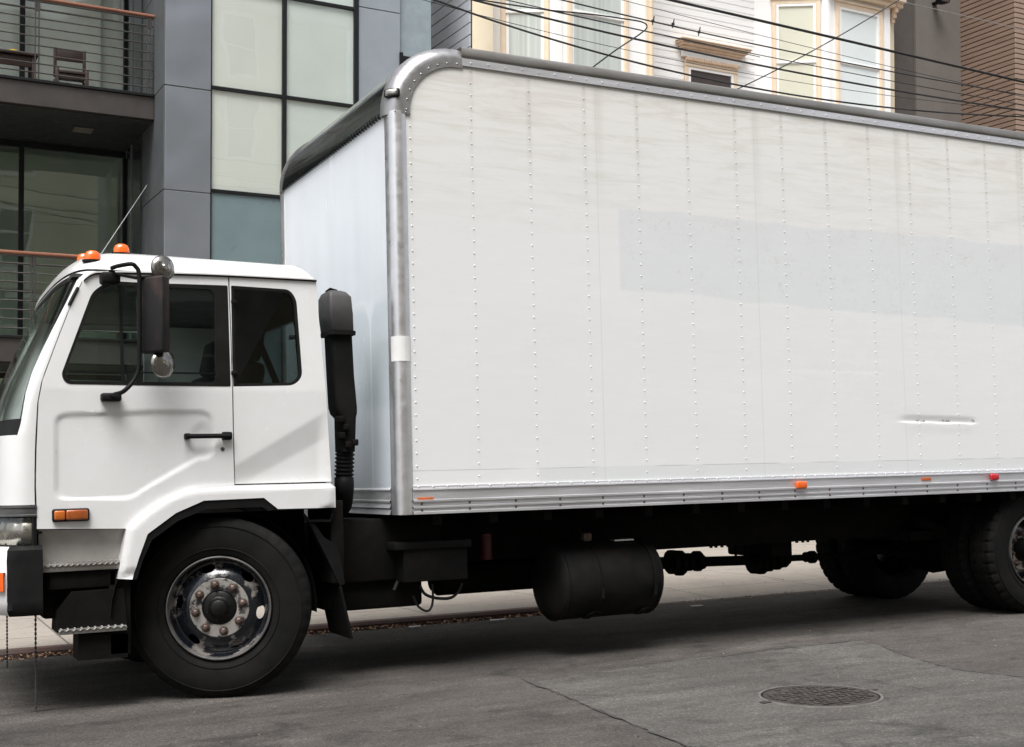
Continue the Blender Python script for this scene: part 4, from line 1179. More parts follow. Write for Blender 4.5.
def disc_front(rear=False):
    bm = nb()
    if not rear: prof = [(.289, .024), (.276, .060), (.268, .084), (.258, .084), (.238, .066), (.205, .046), (.185, .036), (.176, .034), (.172, .038), (.101, .038), (.098, .055)]
    else: prof = [(.289, .024), (.276, .060), (.268, .17), (.255, .18), (.205, .16), (.176, .15), (.085, .15), (.082, .16)]
    back = [(r, y+.012) for r, y in prof[::-1]]
    lathe(bm, prof+back+[prof[0]], 0, 0, 96)
    bmesh.ops.remove_doubles(bm, verts=bm.verts, dist=1e-5)
    bmesh.ops.recalc_face_normals(bm, faces=bm.faces)
    return bm
def make_wheel(wx, wy, wz, far=False, rot=0, rear=False, lug=False, detail=True, steer=0):
    """part mesh is the wheel disc; sub-parts: tyre, rim lip, hub, nuts. returns disc object"""
    Mf = Matrix.Translation((wx, wy+.14, wz)) @ Matrix.Rotation(R(steer), 4, 'Z') @ Matrix.Translation((0, -.14, 0)) @ Matrix.Rotation(R(rot), 4, 'Y') @ (Matrix.Scale(-1, 4, (0, 1, 0)) if far else Matrix.Identity(4))
    bm = disc_front(rear); 
    o = obj('wheel', bm, 'rimblk', None)
    if detail:
        cb = nb()
        for a in HOLE:
            c = Vector((math.cos(R(a))*.236, 0, math.sin(R(a))*.236)); t = Vector((-math.sin(R(a)), 0, math.cos(R(a)))); rd = Vector((math.cos(R(a)), 0, math.sin(R(a))))
            r1 = []; r2 = []
            for k in range(20):
                q = 2*math.pi*k/20; p = c+t*.041*math.cos(q)+rd*.0225*math.sin(q)
                r1.append(p+Vector((0, -.02, 0))); r2.append(p+Vector((0, .4, 0)))
            loft(cb, [r1, r2])
        bmesh.ops.recalc_face_normals(cb, faces=cb.faces)
        boolcut(o, cb)
    o.data.transform(Mf); 
    if far: o.data.flip_normals()
    o.parent = TR; o.location = -Vector(TR['_off'])
    def sub(name, bm, mt, sm=35):
        bmesh.ops.transform(bm, matrix=Mf, verts=bm.verts); return obj(name, bm, mt, o, smooth=sm)
    sub('tyre', tyre_mesh(lug), 'rubber'); sub('rim', rim_front(), 'lip')
    bm = nb(); lathe(bm, [(.27, .10), (.262, .26)], 0, 0, 48); sub('rim_barrel', bm, 'blackm')
    if detail:
        yb = .034 if not rear else .148
        bm = nb(); lathe(bm, [(.173, yb+.002), (.170, yb-.001), (.102, yb-.001), (.100, yb+.008)], 0, 0, 72); sub('hub_face', bm, 'rimworn')
        bm = nb(); lathe(bm, [(.099, yb+.02), (.098, yb+.004), (.088, yb-.004), (.070, yb-.006), (.060, yb-.010), (.052, yb-.022), (.046, yb-.040), (.036, yb-.046), (.0, yb-.048)] if not rear else [(.1, .15), (.1, .04), (.09, .03), (.0, .03)], 0, 0, 40)
        for k in range(6):
            a = R(20+60*k); dome(bm, (.070*math.cos(a), yb-.02, .070*math.sin(a)), (0, -1, 0), .006, .006)
        sub('hub_cap', bm, 'hub')
        for a in NUT:
            c = (math.cos(R(a))*.1375, math.sin(R(a))*.1375); bm = nb()
            lathe(bm, [(.027, yb), (.026, yb-.006), (.020, yb-.008)], *c, 20)
            lathe(bm, [(.020, yb-.004), (.019, yb-.022), (.012, yb-.026), (.011, yb-.040), (.0, yb-.042)], *c, 6)
            sub('wheel_nut', bm, 'nut', 25)
    return o
HOLE = [170, 106, 47, -9, -68, -130]; NUT = [100-45*k for k in range(8)]
FWx, FWz = -1.055, .524
w = make_wheel(FWx, .085, FWz, steer=-21); w['label'] = 'front wheel with worn black rim'
make_wheel(FWx, 2*YC-.085-.28, FWz, far=True, detail=False, steer=-15)
RWx = 5.77
make_wheel(RWx, .085, FWz, rear=True, lug=True)['label'] = 'rear outer wheel at the right edge'
make_wheel(RWx, .385, FWz, lug=True, detail=False)
make_wheel(RWx-.06, 2*YC-.085-.28+.12, FWz, far=True, lug=True, detail=False)
make_wheel(RWx-.06, 2*YC-.385-.28+.12, FWz, far=True, lug=True, detail=False)
# ---- chassis
bm = nb()
for y in (.76, 1.62):
    box(bm, -1.95, 7.2, y, y+.075, .662, .98, .006)
for x in (-1.6, -.5, .9, 2.3, 3.6, 4.9, 6.6): box(bm, x, x+.10, .83, 1.62, .74, .94)
for k in range(18): box(bm, .25+k*.40, .31+k*.40, .05, 2*YC-.05, .955, 1.075)
for y in (.72, 1.60): box(bm, .1, 7.2, y, y+.13, .98, 1.07)
CH = obj('chassis_frame', bm, 'blackm', TR)
bm = nb(); box(bm, .1, 7.3, .10, 2*YC-.10, 1.03, 1.05); obj('underfloor', bm, 'blackm', CH)
# engine + gearbox mass under the cab
bm = nb(); box(bm, -1.8, -.35, .86, 1.58, .50, 1.12, .06); box(bm, -.4, .55, .95, 1.5, .42, .92, .08)
for k in range(6): tube(bm, [(-.32+.14*k, .93, .47), (-.25+.14*k, .93, .44)], .035, 8)
box(bm, -.35, .30, .35, .8, .42, .62, .03); box(bm, -.30, .42, .30, .78, .60, 1.0, .02)
obj('engine_gearbox', bm, 'blackm', TR)
# front axle & springs
bm = nb(); tube(bm, [(FWx, .3, .42), (FWx, .6, .36), (FWx, 1.8, .36), (FWx, 2.15, .42)], .055, 8)
for y in (.72, 1.66): tube(bm, smooth_path([(-1.9, y, .66), (FWx, y, .44), (-.25, y, .62)]), .045, 6)
obj('front_axle', bm, 'blackm', TR)
bm = nb(); tube(bm, [(RWx, .35, FWz), (RWx, .9, FWz)], .10, 14); tube(bm, [(RWx, 1.5, FWz), (RWx, 2.1, FWz)], .10, 14)
tube(bm, [(RWx, .85, FWz), (RWx, 1.0, FWz), (RWx, 1.22, FWz), (RWx, 1.44, FWz), (RWx, 1.6, FWz)], [.10, .22, .26, .22, .10], 18)
tube(bm, [(RWx-.45, YC, .5), (RWx-.2, YC, .51)], [.07, .16], 12)
for y in (.62, 1.75): tube(bm, smooth_path([(RWx-.8, y, .78), (RWx, y, .60), (RWx+.8, y, .78)]), .05, 6)
box(bm, RWx-.9, RWx+.8, .60, 1.84, .62, .70)
obj('rear_axle', bm, 'blackm', TR)
# drive shaft with centre bearing
def D(px, py, y=1.22): return onY(px, py, y)
bm = nb(); a, b = D(664, 563), D(755, 560); c = D(835, 556)
tube(bm, [(.5, YC, .58), a], .05, 10); tube(bm, [a, b], .042, 12); tube(bm, [b, c, (RWx-.4, YC, .51)], [.028, .028, .035], 12)
for (px, py, r) in ((672, 562, .10), (679, 563, .105), (688, 562, .075), (697, 561, .085), (701, 562, .06), (754, 562, .10), (760, 562, .105), (768, 561, .09), (776, 560, .085), (783, 560, .065), (786, 559, .05), (807, 557, .045), (812, 557, .055)):
    p = D(px, py); tube(bm, [p-Vector((.022, 0, 0)), p+Vector((.022, 0, 0))], r, 12)
for px in (736, 746):
    p = D(px, 562); tube(bm, [p, p+Vector((0, 0, .15))], .012, 6)
box(bm, D(749, 560).x, D(770, 560).x, YC-.3, YC+.3, D(750, 556).z, .8, .02)
for px in (711, 716, 722, 728, 797, 803, 808):
    p = D(px, 548, .80); tube(bm, [(p.x, .80, .67), (p.x, .80, .648)], .014, 6)
obj('drive_shaft', bm, 'blackm', TR)
# fuel tank
tr_ = .265; ty = .10+tr_
za = onY(590, 616, ty).z+tr_; x0, x1 = 1.19, 2.09; zc = .515
bm = nb(); prof = [(0, -.050), (.12, -.046), (.21, -.036), (.25, -.018), (tr_, 0)]
pts = []; rs = []
for r, d in prof: pts.append((x0+.075+d+.0, ty, zc)); rs.append(max(r, .002))
for r, d in prof[::-1]: pts.append((x1-.075-d, ty, zc)); rs.append(max(r, .002))
rings = []
for (x, y, z), r in zip(pts, rs): rings.append([Vector((x, y+r*math.cos(t), z+r*math.sin(t))) for t in [2*math.pi*k/40 for k in range(40)]])
loft(bm, rings); FT = obj('fuel_tank', bm, 'tank', TR, smooth=50)
for xx in (x0+.078, x1-.078):
    bm = nb(); tube(bm, [Vector((xx, ty+(tr_+.001)*math.cos(R(a)), zc+(tr_+.001)*math.sin(R(a)))) for a in range(0, 361, 10)], .006, 5); obj('weld_seam', bm, 'tank', FT)
for xx in (1.52, 1.95):
    bm = nb(); tube(bm, [Vector((xx, ty+(tr_+.004)*math.cos(R(a)), zc+(tr_+.004)*math.sin(R(a)))) for a in range(-110, 215, 9)], .007, 4)
    tube(bm, [(xx, ty-tr_-.008, zc-.05), (xx, ty-tr_-.002, zc-.11)], .011, 6)
    tube(bm, smooth_path([(xx+.06, ty-.14, zc-.23), (xx, ty-.17, zc-.205), (xx-.05, ty-.17, zc-.22), (xx-.08, ty-.12, zc-.25)]), .009, 6)
    obj('strap', bm, 'nut' if False else 'tank', FT)
bm = nb(); box(bm, 1.74, 1.90, ty-.08, ty-.02, zc+tr_-.004, zc+tr_+.006); obj('filler_plate', bm, 'alu', FT)
bm = nb(); p = onY(587, 537, .3); box(bm, p.x-.035, p.x+.03, .28, .34, p.z-.03, p.z+.03, .012); tube(bm, [(p.x, .3, p.z), (p.x+.05, .5, p.z+.05)], .01, 6); obj('bracket', bm, 'nut', FT)
# battery box, hoses, muffler, filter
bm = nb(); a, b = onY(405, 583, .16), onY(468, 545, .16)
box(bm, a.x, b.x, .17, .62, a.z, b.z, .008); BB = obj('battery_box', bm, 'tank', TR)
bm = nb(); a2, b2_ = onY(396, 551, .13), onY(473, 539, .13); box(bm, a2.x, b2_.x, .15, .64, a2.z, b2_.z, .008); obj('lid', bm, 'black', BB)
bm = nb(); a, b = onY(378, 571, .35), onY(400, 546, .35); box(bm, a.x-.03, b.x+.06, .36, .6, a.z, b.z, .015); obj('relay_box', bm, 'tank', BB)
bm = nb()
def Hh(L_, y=.30): return smooth_path([onY(p[0], p[1], y) for p in L_], 6)
tube(bm, Hh([(420, 586), (425, 594), (436, 598), (450, 598), (458, 592), (462, 583)]), .010, 8)
tube(bm, Hh([(413, 596), (418, 606), (426, 611), (431, 608), (433, 598), (432, 584)]), .008, 8)
tube(bm, Hh([(402, 556), (400, 575), (394, 590)]), .012, 8)
obj('hoses', bm, 'cable', BB)
bm = nb(); tube(bm, [(.62, .95, .53), (.66, .95, .53), (1.6, .95, .53), (1.64, .95, .53)], [.08, .115, .115, .08], 20)
obj('muffler', bm, 'blackm', TR)
bm = nb(); box(bm, .35, 2.3, 1.72, 2.2, .50, .80, .06); obj('dark_gap_filler', bm, 'blackm', TR)  # invented dark box that closes off the bright gap under the chassis
bm = nb(); a = onY(486, 548, .6); tube(bm, [a+Vector((0, 0, .10)), a+Vector((0, 0, -.08))], .045, 12); obj('oil_filter', bm, 'redpaint', TR)
# kerb feelers / chains at the front
for (px, y, z1) in ((35.5, .25, .015), (7, 2.0, .03)):
    p = onY(px, 613, y); bm = nb(); n = 46; 
    zt_ = bz0+.03 if y < 1 else .56
    for k in range(n):
        z = z1+(zt_-z1)*k/(n-1)
        d = .006
        if k % 2: box(bm, p.x-d, p.x+d, y-.0025, y+.0025, z-.009, z+.009, .002, 1)
        else: box(bm, p.x-.0025, p.x+.0025, y-d, y+d, z-.009, z+.009, .002, 1)
    obj('ground_chain', bm, 'greyp', TR)

# ================================================================== BUILDINGS (true vertical frame)
Wv = (-82)*rt+47413*up+1225*fw; Wv.normalize()
Uv = (2830-512)*rt-(445-CY_)*up+F_*fw; Uv -= Wv*Uv.dot(Wv); Uv.normalize(); Vv = Wv.cross(Uv)
OB = onY(165, 84, 9.3)
BM_ = Matrix((Uv, Vv, Wv)).transposed().to_4x4(); BM_.translation = OB
Cl = BM_.inverted() @ CAM
def rl(px, py):
    d = ray(px, py); return Vector((d.dot(Uv), d.dot(Vv), d.dot(Wv)))
def BV(px, py, v):
    d = rl(px, py); return Cl+d*((v-Cl.y)/d.y)
def BU(px, py, u):
    d = rl(px, py); return Cl+d*((u-Cl.x)/d.x)
GW = -6.72
def bthing(name, label, cat, u=0, group=None):
    o = bpy.data.objects.new(name, None); COL.objects.link(o)
    o.matrix_world = BM_ @ Matrix.Translation((u, 0, GW+.2)); o['_off'] = (u, 0, GW+.2)
    return tag(o, label, cat, group)
TOPW = 5.5
MB = bthing('modern_building', 'modern grey metal-panelled building with balconies and large black-framed windows', 'building', 0)
PH = 1.405
def uw(px, py, v=0): p = BV(px, py, v); return p.x, p.z
uL, uR = 0.0, BV(211, 84, 0).x
SV = .597; GV = 2.6
# column front panels
bm = nb()
k = -5
while k < 6:
    w0 = k*PH-.005+.004; w1 = (k+1)*PH-.012
    box(bm, uL+.002, uR, 0, .03, w0, w1, .006, 1); k += 1
box(bm, uL+.01, uR-.01, .032, .3, GW, 5*PH+1)
obj('column_panel', bm, 'zinc', MB)
bm = nb(); k = -5
while k < 6:
    w0 = k*PH-.005+.004; w1 = (k+1)*PH-.012
    box(bm, uL-.012, uL, .004, SV+.55, w0, w1, .003, 1)
    box(bm, uL-.012, uL, SV+.56, GV-.10, w0, w1, .003, 1); k += 1
box(bm, uL+.001, uL+.25, .301, GV, GW, 6*PH+1)
obj('column_side_panel', bm, 'zincd', MB)
bm = nb(); box(bm, uL-.030, uL-.013, 1.45, 2.52, -3.3, -.36); box(bm, uL-.030, uL-.013, 1.45, 2.52, .03, 3.0); obj('side_window', bm, 'oppg', MB)
bm = nb(); box(bm, uL-.045, uL-.031, 2.10, 2.17, -3.3, -.36); box(bm, uL-.045, uL-.031, 2.10, 2.17, .03, 3.0); obj('side_window_trim', bm, 'zinc', MB)
# window bay
wa = uR; wb = BV(357, 50, 0).x+.02; mid = BV(285.0, 95, 0).x
H0 = BV(212, 86.4, 0).z; HP = 1.415
bm = nb()
hs = [H0+HP*k for k in range(-4, 5)]
for h in hs: box(bm, wa, wb, .02, .08, h-.024, h+.024, .004, 1)
for u, hw in ((wa+.008, .010), (mid, .030), (wb-.02, .034)):
    box(bm, u-hw, u+hw, .012, .09, GW, hs[-1]+.5, .003, 1)
WBk = obj('window_frame', bm, 'frame', MB)
for i, h in enumerate(hs[:-1]):
    for (u0, u1, c) in ((wa+.018, mid-.030, 0), (mid+.030, wb-.054, 1)):
        low = h < H0-HP*.5-.01 and i < 3
        bm = nb()
        if h+HP < H0-HP+.1:
            box(bm, u0, u1, .045, .055, h+.024, h+HP-.024); obj('spandrel', bm, 'teal', MB)
        else:
            box(bm, u0, u1, .045, .050, h+.024, h+HP-.024); wg = obj('window', bm, 'bglass', MB)
            bm = nb(); box(bm, u0, u1, .062, .066, h+.024, h+HP-.024); obj('blind', bm, 'blind' if c == 0 else 'blindg', wg)
# right hand panels and stucco
ua, ub, uc = wb, BV(401, 20, 0).x, BV(433, 20, .0).x
jt_ = BV(380, 9.5, 0).z
bm = nb(); 
for k in range(-6, 4): box(bm, ua+.004, ub, .03, .06, jt_+k*2.8+.008, jt_+(k+1)*2.8-.004, .004, 1)
box(bm, ua, ub-.004, .061, .3, GW, 6)
obj('wall_panel', bm, 'zincp', MB)
bm = nb(); box(bm, ub+.003, uc, .075, .9, GW, 6.5); 
obj('stucco_wall', bm, 'stuccob', MB)
bm = nb(); p = BV(402, 57, 0); box(bm, p.x-.03, p.x+.02, .0, .10, p.z-3, p.z+.07); box(bm, p.x+.02, uc-.02, .05, .073, p.z-3, p.z+.04); obj('downpipe', bm, 'frame', MB)
# body behind
bm = nb(); box(bm, -14, wb, GV+1.2, 9, GW, 6.6); box(bm, wa+.05, wb-.05, .35, GV+1.2, 6.1, 6.6)
obj('wall', bm, 'int', MB)
# balconies
def balcony(wt, first):
    """slab with its top at w=wt"""
    b0 = -13.9; th = .347
    bm = nb()
    box(bm, b0, uL-.016, SV+.012, GV, wt-th, wt-.04, .004, 1)
    SL = obj('balcony_slab', bm, 'brownm', MB)
    bm = nb(); box(bm, b0, uL-.014, SV-.018, GV, wt-.038, wt, .004, 1); obj('slab_edge', bm, 'frame', SL)
    bm = nb()
    for k in range(17):
        v0 = SV+.09+k*.118; box(bm, b0, uL-.018, v0, v0+.112, wt-th-.018, wt-th-.002, .003, 1)
    obj('soffit_boards', bm, 'soffit', SL)
    if first:
        d = rl(83, 130); p = Cl+d*((wt-th-.02-Cl.z)/d.z); bm = nb(); box(bm, p.x-.13, p.x+.13, p.y-.13, p.y+.13, wt-th-.032, wt-th-.0185, .004); obj('soffit_lamp', bm, 'lamp', SL)
    # glass wall
    zb, zt = wt, wt+3.38-th
    bm = nb(); box(bm, b0, uL-.02, GV, GV+.08, zt-.10, zt-.019, .004, 1); box(bm, b0, uL-.02, GV, GV+.08, zb+.002, zb+.06, .004, 1)
    ms = [BV(22.5, 50, GV).x if first else BV(21, 250, GV).x]
    e1 = BV(126.5, 50, GV).x
    mm = ms[0]; us = []
    while mm > b0: us.append(mm); mm -= 1.55
    for u in us+[e1]: box(bm, u-.035, u+.035, GV-.004, GV+.084, zb+.06, zt-.1, .004, 1)
    box(bm, BV(134, 50, GV).x, BV(143, 50, GV).x, GV-.06, GV+.1, zb+.06, zt-.1, .004, 1)
    fr = obj('glass_door_frame', bm, 'frame', MB)
    bm = nb(); box(bm, BV(130, 50, GV).x, BV(132.6, 50, GV).x, GV-.02, GV+.03, zb+.06, zt-.1); obj('door_edge', bm, 'oppw', fr)
    bm = nb(); box(bm, b0, uL-.02, GV+.035, GV+.041, zb+.06, zt-.1); obj('glass', bm, 'bglass' if first else 'bglassd', fr)
    bm = nb()
    if first:
        box(bm, b0, BV(103, 50, GV).x, GV+.20, GV+.21, zb, zt); box(bm, BV(103, 50, GV).x, uL, GV+.30, GV+.31, zb, zt)
    else: box(bm, b0, uL, GV+.9, GV+.92, zb, zt)
    obj('curtain', bm, 'curtl' if first else 'int', fr)
    # railing
    tp = wt+1.085
    posts = [BV(37.3, 50, SV).x if first else BV(33, 290, SV).x]
    while posts[-1] > b0+1.7: posts.append(posts[-1]-1.62)
    posts.append(BV(149.5, 50, SV).x if first else -.08)
    bm = nb(); box(bm, b0, uL-.03, SV+.01, SV+.045, tp-.045, tp-.024, .003, 1)
    RL = obj('railing', bm, 'railm', MB)
    for u in posts:
        bm = nb(); box(bm, u-.035, u+.035, SV+.012, SV+.038, tp-.17, tp-.046, .003, 1)
        for s_2 in (-.022, .022): box(bm, u+s_2-.007, u+s_2+.007, SV+.0, SV+.05, wt+.0, tp-.048, .002, 1)
        obj('post', bm, 'railm', RL)
    for k in range(8):
        bm = nb(); tube(bm, [(b0, SV+.025, wt+.095+k*.121), (uL-.03, SV+.025, wt+.095+k*.121)], .009 if k < 7 else .013, 6); obj('rail_bar', bm, 'railm', RL)
    bm = nb(); tube(bm, [(b0, SV+.02, tp), (uL-.02, SV+.02, tp)], .026, 10); obj('handrail', bm, 'wood', RL)
wl = BV(0, 334.5, SV).z
balcony(.010, True); balcony(wl, False); balcony(.010-3.395*2, False); 
bm = nb(); box(bm, -14, uL-.02, SV, 9, .01+3.38-.347, .01+3.38+1); obj('upper_floor', bm, 'brownm', MB)
# balcony chair
def bobj(name, bm, mt, parent=None, **k): return obj(name, bm, mt, parent, **k)
def bth(name, label, cat, u, v, w, rz=0, group=None):
    o = bpy.data.objects.new(name, None); COL.objects.link(o)
    o.matrix_world = BM_ @ Matrix.Translation((u, v, w)) @ Matrix.Rotation(R(rz), 4, 'Z'); return tag(o, label, cat, group)
cv = 1.45; p0 = BV(54, 70, cv); p1 = BV(90, 75, cv)
cw = (p1.x-p0.x)*.82
ch = bth('balcony_chair', 'dark wooden chair on the upper balcony behind the railing', 'chair', (p0.x+p1.x)/2, cv, .012, -3)
h = cw/2
bm = nb(); box(bm, -h, h, -.02, .40, .38, .42, .006); obj('seat', bm, 'dwood', ch)
bm = nb(); box(bm, -h-.01, h+.01, .0, .03, .30, .375, .005); obj('seat_apron', bm, 'dwood', ch)
for sx in (-1, 1):
    for yy in (0, .38):
        bm = nb(); box(bm, sx*h-.025, sx*h+.025, yy-.02, yy+.02, 0, .38 if yy else .45, .004); obj('leg', bm, 'dwood', ch)
    bm = nb(); box(bm, sx*h-.022, sx*h+.022, .36, .40, .42, .84, .004); obj('back_post', bm, 'dwood', ch)
bm = nb(); box(bm, -h+.02, h-.02, .365, .395, .66, .82, .006); obj('backrest', bm, 'dwood', ch)
# low table
p0 = BV(-16, 70, 1.3); p1 = BV(36, 75, 1.3)
tb = bth('balcony_table', 'low dark wooden table at the left end of the upper balcony', 'table', (p0.x+p1.x)/2, 1.3, .012, 0)
h = (p1.x-p0.x)/2
bm = nb(); box(bm, -h, h, -.25, .3, .44, .48, .006); obj('table_top', bm, 'dwood', tb)
bm = nb(); box(bm, -h+.03, h-.03, -.2, -.17, .29, .437, .005); obj('apron', bm, 'dwood', tb)
for sx in (-1, 1):
    for yy in (-.2, .25): bm = nb(); box(bm, sx*(h-.05)-.025, sx*(h-.05)+.025, yy-.02, yy+.02, 0, .437, .004); obj('leg', bm, 'dwood', tb)
p = BV(13, 62, 1.25); bm = nb(); rings = []
for t, w in ((0, .8), (.02, 1), (.05, .9), (.065, .5), (.07, .1)): rings.append([(p.x+.075*w*math.cos(a), 1.25+.06*w*math.sin(a), .493+t) for a in [2*math.pi*k/16 for k in range(16)]])
loft(bm, rings); yo = obj('yellow_bowl', bm, 'yellow', None); yo.matrix_world = BM_; tag(yo, 'small yellow bundle lying on the balcony table', 'cloth')

# ---------------- Victorian house
v0u = BV(475, 20, 0).x; v1u = BV(898, 30, 0).x
VH = bthing('victorian_house', 'white clapboard house with cream window trim and two bays', 'house', (v0u+v1u)/2)
def clap(bm, u0, u1, v, w0, w1, step=.115, vdir=1):
    """lapped boards facing -v"""
    w = w0
    while w < w1:
        a = [bm.verts.new(q) for q in ((u0, v-.008, w), (u1, v-.008, w), (u1, v-.002, w+step), (u0, v-.002, w+step), )]
        bm.faces.new(a)
        b = [bm.verts.new(q) for q in ((u0, v-.002, w), (u1, v-.002, w), (u1, v-.008, w), (u0, v-.008, w))]
        bm.faces.new(b); w += step
W1 = 5.6
fl = .70   # depth of the bays
wallv = fl
bm = nb(); clap(bm, v0u+.05, v1u-.05, wallv, -1.5, W1); box(bm, v0u, v1u, wallv+.0, 8, -3, W1+.4)
obj('wall', bm, 'vwhite', VH)
bm = nb(); box(bm, v0u, v1u, wallv+.1, 8, GW, -3.01); obj('garage_wall', bm, 'garage', VH)
# side siding (diagonal lines in view = horizontal boards on the side wall)
bm = nb(); w = GW
while w < W1:
    box(bm, v0u-.03, v0u-.002, .12, 8, w+.006, w+.178, .004, 1); w += .185
obj('side_siding', bm, 'sidegrey', VH)
bm = nb(); box(bm, v0u-.012, v0u-.001, .1, 8, GW, W1); obj('side_sheathing', bm, 'groove', VH)
# facets
def facet(ua_, va_, ub_, vb_):
    """returns fn mapping (s along facet, depth behind, w) to local coordinates"""
    d = Vector((ub_-ua_, vb_-va_)); Ln = d.length; d.normalize(); n = Vector((-d.y, d.x))  # pointing +v
    if n.y < 0: n = -n
    return Ln, lambda s, t, w: Vector((ua_+d.x*s+n.x*t, va_+d.y*s+n.y*t, w))
def fbox(bm, F, s0, s1, t0, t1, w0, w1, bev=.004):
    vs = box(bm, s0, s1, t0, t1, w0, w1, bev, 1)
    for v in vs: v.co = F(v.co.x, v.co.y, v.co.z)
def rayfacet(F, Ln, px, py):
    a = F(0, 0, 0); b = F(Ln, 0, 0); d = rl(px, py); n = Vector((-(b.y-a.y), b.x-a.x, 0)); t = (a-Cl).dot(n)/d.dot(n); P = Cl+d*t
    return (P-a).dot((b-a).normalized()), P.z
def bay_facet(F, Ln, name_mt, clapw=True, w0=-2.0, w1=W1):
    bm = nb(); fbox(bm, F, 0, Ln, 0, .06, w0, w1, 0)
    if clapw:
        pass
    obj('bay_wall', bm, name_mt, VH)
def sash(F, Ln, pxl, pxr, pyt, pymid, mtb, trim=.085, blo=None, tall=2.0, curtain=None, hood=True):
    s0, wt = rayfacet(F, Ln, pxl, pyt); s1, _ = rayfacet(F, Ln, pxr, pyt); _, wm = rayfacet(F, Ln, (pxl+pxr)/2, pymid)
    wb_ = wm-(wt-wm)*1.02
    # cream casing
    bm = nb()
    for (a, b) in ((s0-trim, s0), (s1, s1+trim)):
        fbox(bm, F, a, b, -.035, .0, wb_-.1, wt+.02); fbox(bm, F, a+.012, b-.012 if b-a > .03 else b, -.05, -.034, wb_-.1, wt+.02, .003)
    fbox(bm, F, s0-trim, s1+trim, -.035, 0, wt+.02, wt+.10); fbox(bm, F, s0-trim-.02, s1+trim+.02, -.06, -.0, wt+.10, wt+.135)
    fbox(bm, F, s0-trim-.03, s1+trim+.03, -.07, 0, wb_-.16, wb_-.1)
    C_ = obj('window_casing', bm, 'cream', VH)
    bm = nb(); fr = .045
    for (za, zb2, t) in ((wm, wt+.02, -.012), (wb_-.1, wm+.03, .010)):
        fbox(bm, F, s0, s0+fr, t-.02, t+.02, za, zb2, .003); fbox(bm, F, s1-fr, s1, t-.02, t+.02, za, zb2, .003)
        fbox(bm, F, s0+fr, s1-fr, t-.02, t+.02, zb2-fr, zb2, .003); fbox(bm, F, s0+fr, s1-fr, t-.02, t+.02, za, za+fr, .003)
    obj('sash', bm, 'vwhite', C_)
    bm = nb(); fbox(bm, F, s0+fr-.003, s1-fr+.003, -.009, -.008, wb_-.06, wt-.02, 0); obj('pane', bm, 'vglass', C_)
    bm = nb(); fbox(bm, F, s0+fr-.004, s1-fr+.004, -.005, -.003, wb_-.06, wt-.02, 0); obj('blind', bm, mtb, C_)
    return s0, s1, wt, wm
# left bay: left facet 40 deg, front facet at v=0
c1 = BV(556, 20, 0).x                       # corner between facets at v=0
def left_facet_start(cu, ang, vdeep):       # facet goes back to the left
    L = vdeep/math.sin(R(ang)); return cu-L*math.cos(R(ang)), vdeep
a_u, a_v = left_facet_start(c1, 33, .70)
e1u = BV(652, 30, 0).x
Lf, F1 = facet(a_u, a_v, c1, 0); bay_facet(F1, Lf, 'vwhite')
L2, F2 = facet(c1, 0, e1u, 0); bay_facet(F2, L2, 'vwhite')
L3, F3 = facet(e1u, 0, e1u+.05, wallv); bay_facet(F3, L3, 'cream')
sash(F1, Lf, 506, 544, -50, 13, 'curt')
sash(F2, L2, 571, 623, -45, 17, 'curt')
bm = nb()
fbox(bm, F1, 0-.02, .16, -.03, .0, -2, W1); fbox(bm, F1, Lf-.10, Lf, -.02, 0, -2, W1); fbox(bm, F2, 0, .10, -.02, 0, -2, W1)
obj('corner_board', bm, 'vwhite', VH)
s_, _ = rayfacet(F2, L2, 634, 20); s2_, _ = rayfacet(F2, L2, 652, 20)
bm = nb(); fbox(bm, F2, L2-.14, L2, -.045, -.0, -2, W1); fbox(bm, F2, L2-.07, L2-.03, -.07, -.04, -2, W1); obj('corner_trim', bm, 'cream', VH)
bm = nb(); p0 = BV(475.5, 30, .1); p1 = BV(492, 30, .1)
box(bm, v0u, p1.x, .06, wallv+.02, -2, W1, .004); obj('corner_pilaster', bm, 'creaml', VH)
# flat wall small window with cornice
Lw, FW = facet(v0u, wallv, v1u, wallv)
def onw(px, py): return rayfacet(FW, Lw, px, py)
s0, wt = onw(689.5, 70); s1, _ = onw(730, 78); _, wtt = onw(710, 71)
bm = nb(); fbox(bm, FW, s0-.13, s0-.05, -.05, -.015, wt-1.6, wt+.05); fbox(bm, FW, s1+.05, s1+.13, -.05, -.015, wt-1.6, wt+.05); fbox(bm, FW, s0-.13, s1+.13, -.06, -.015, wt+.05, wt+.14)
SW = obj('window_casing', bm, 'cream', VH)
bm = nb(); fbox(bm, FW, s0-.05, s0, -.045, -.015, wt-1.6, wt+.05); fbox(bm, FW, s1, s1+.05, -.045, -.015, wt-1.6, wt+.05); fbox(bm, FW, s0, s1, -.045, -.015, wt, wt+.05); obj('sash', bm, 'vwhite', SW)
bm = nb(); fbox(bm, FW, s0, s1, -.025, -.018, wt-1.6, wt); obj('pane', bm, 'dpane', SW)
bm = nb(); fbox(bm, FW, s0-.12, s1+.12, -.09, -.015, wt+.14, wt+.20)
for k in range(22):
    ss = s0-.10+(s1-s0+.20)*k/21; fbox(bm, FW, ss-.012, ss+.012, -.11, -.088, wt+.145, wt+.195, .002)
fbox(bm, FW, s0-.2, s1+.2, -.05, -.015, wt+.20, wt+.30)
for q, (e, dp, a, b) in enumerate(((.20, .09, .30, .34), (.23, .13, .34, .38), (.26, .18, .38, .42), (.30, .22, .42, .45), (.32, .24, .45, .475))): fbox(bm, FW, s0-e, s1+e, -dp, -.015, wt+a, wt+b, .006)
obj('cornice', bm, 'tan', SW)
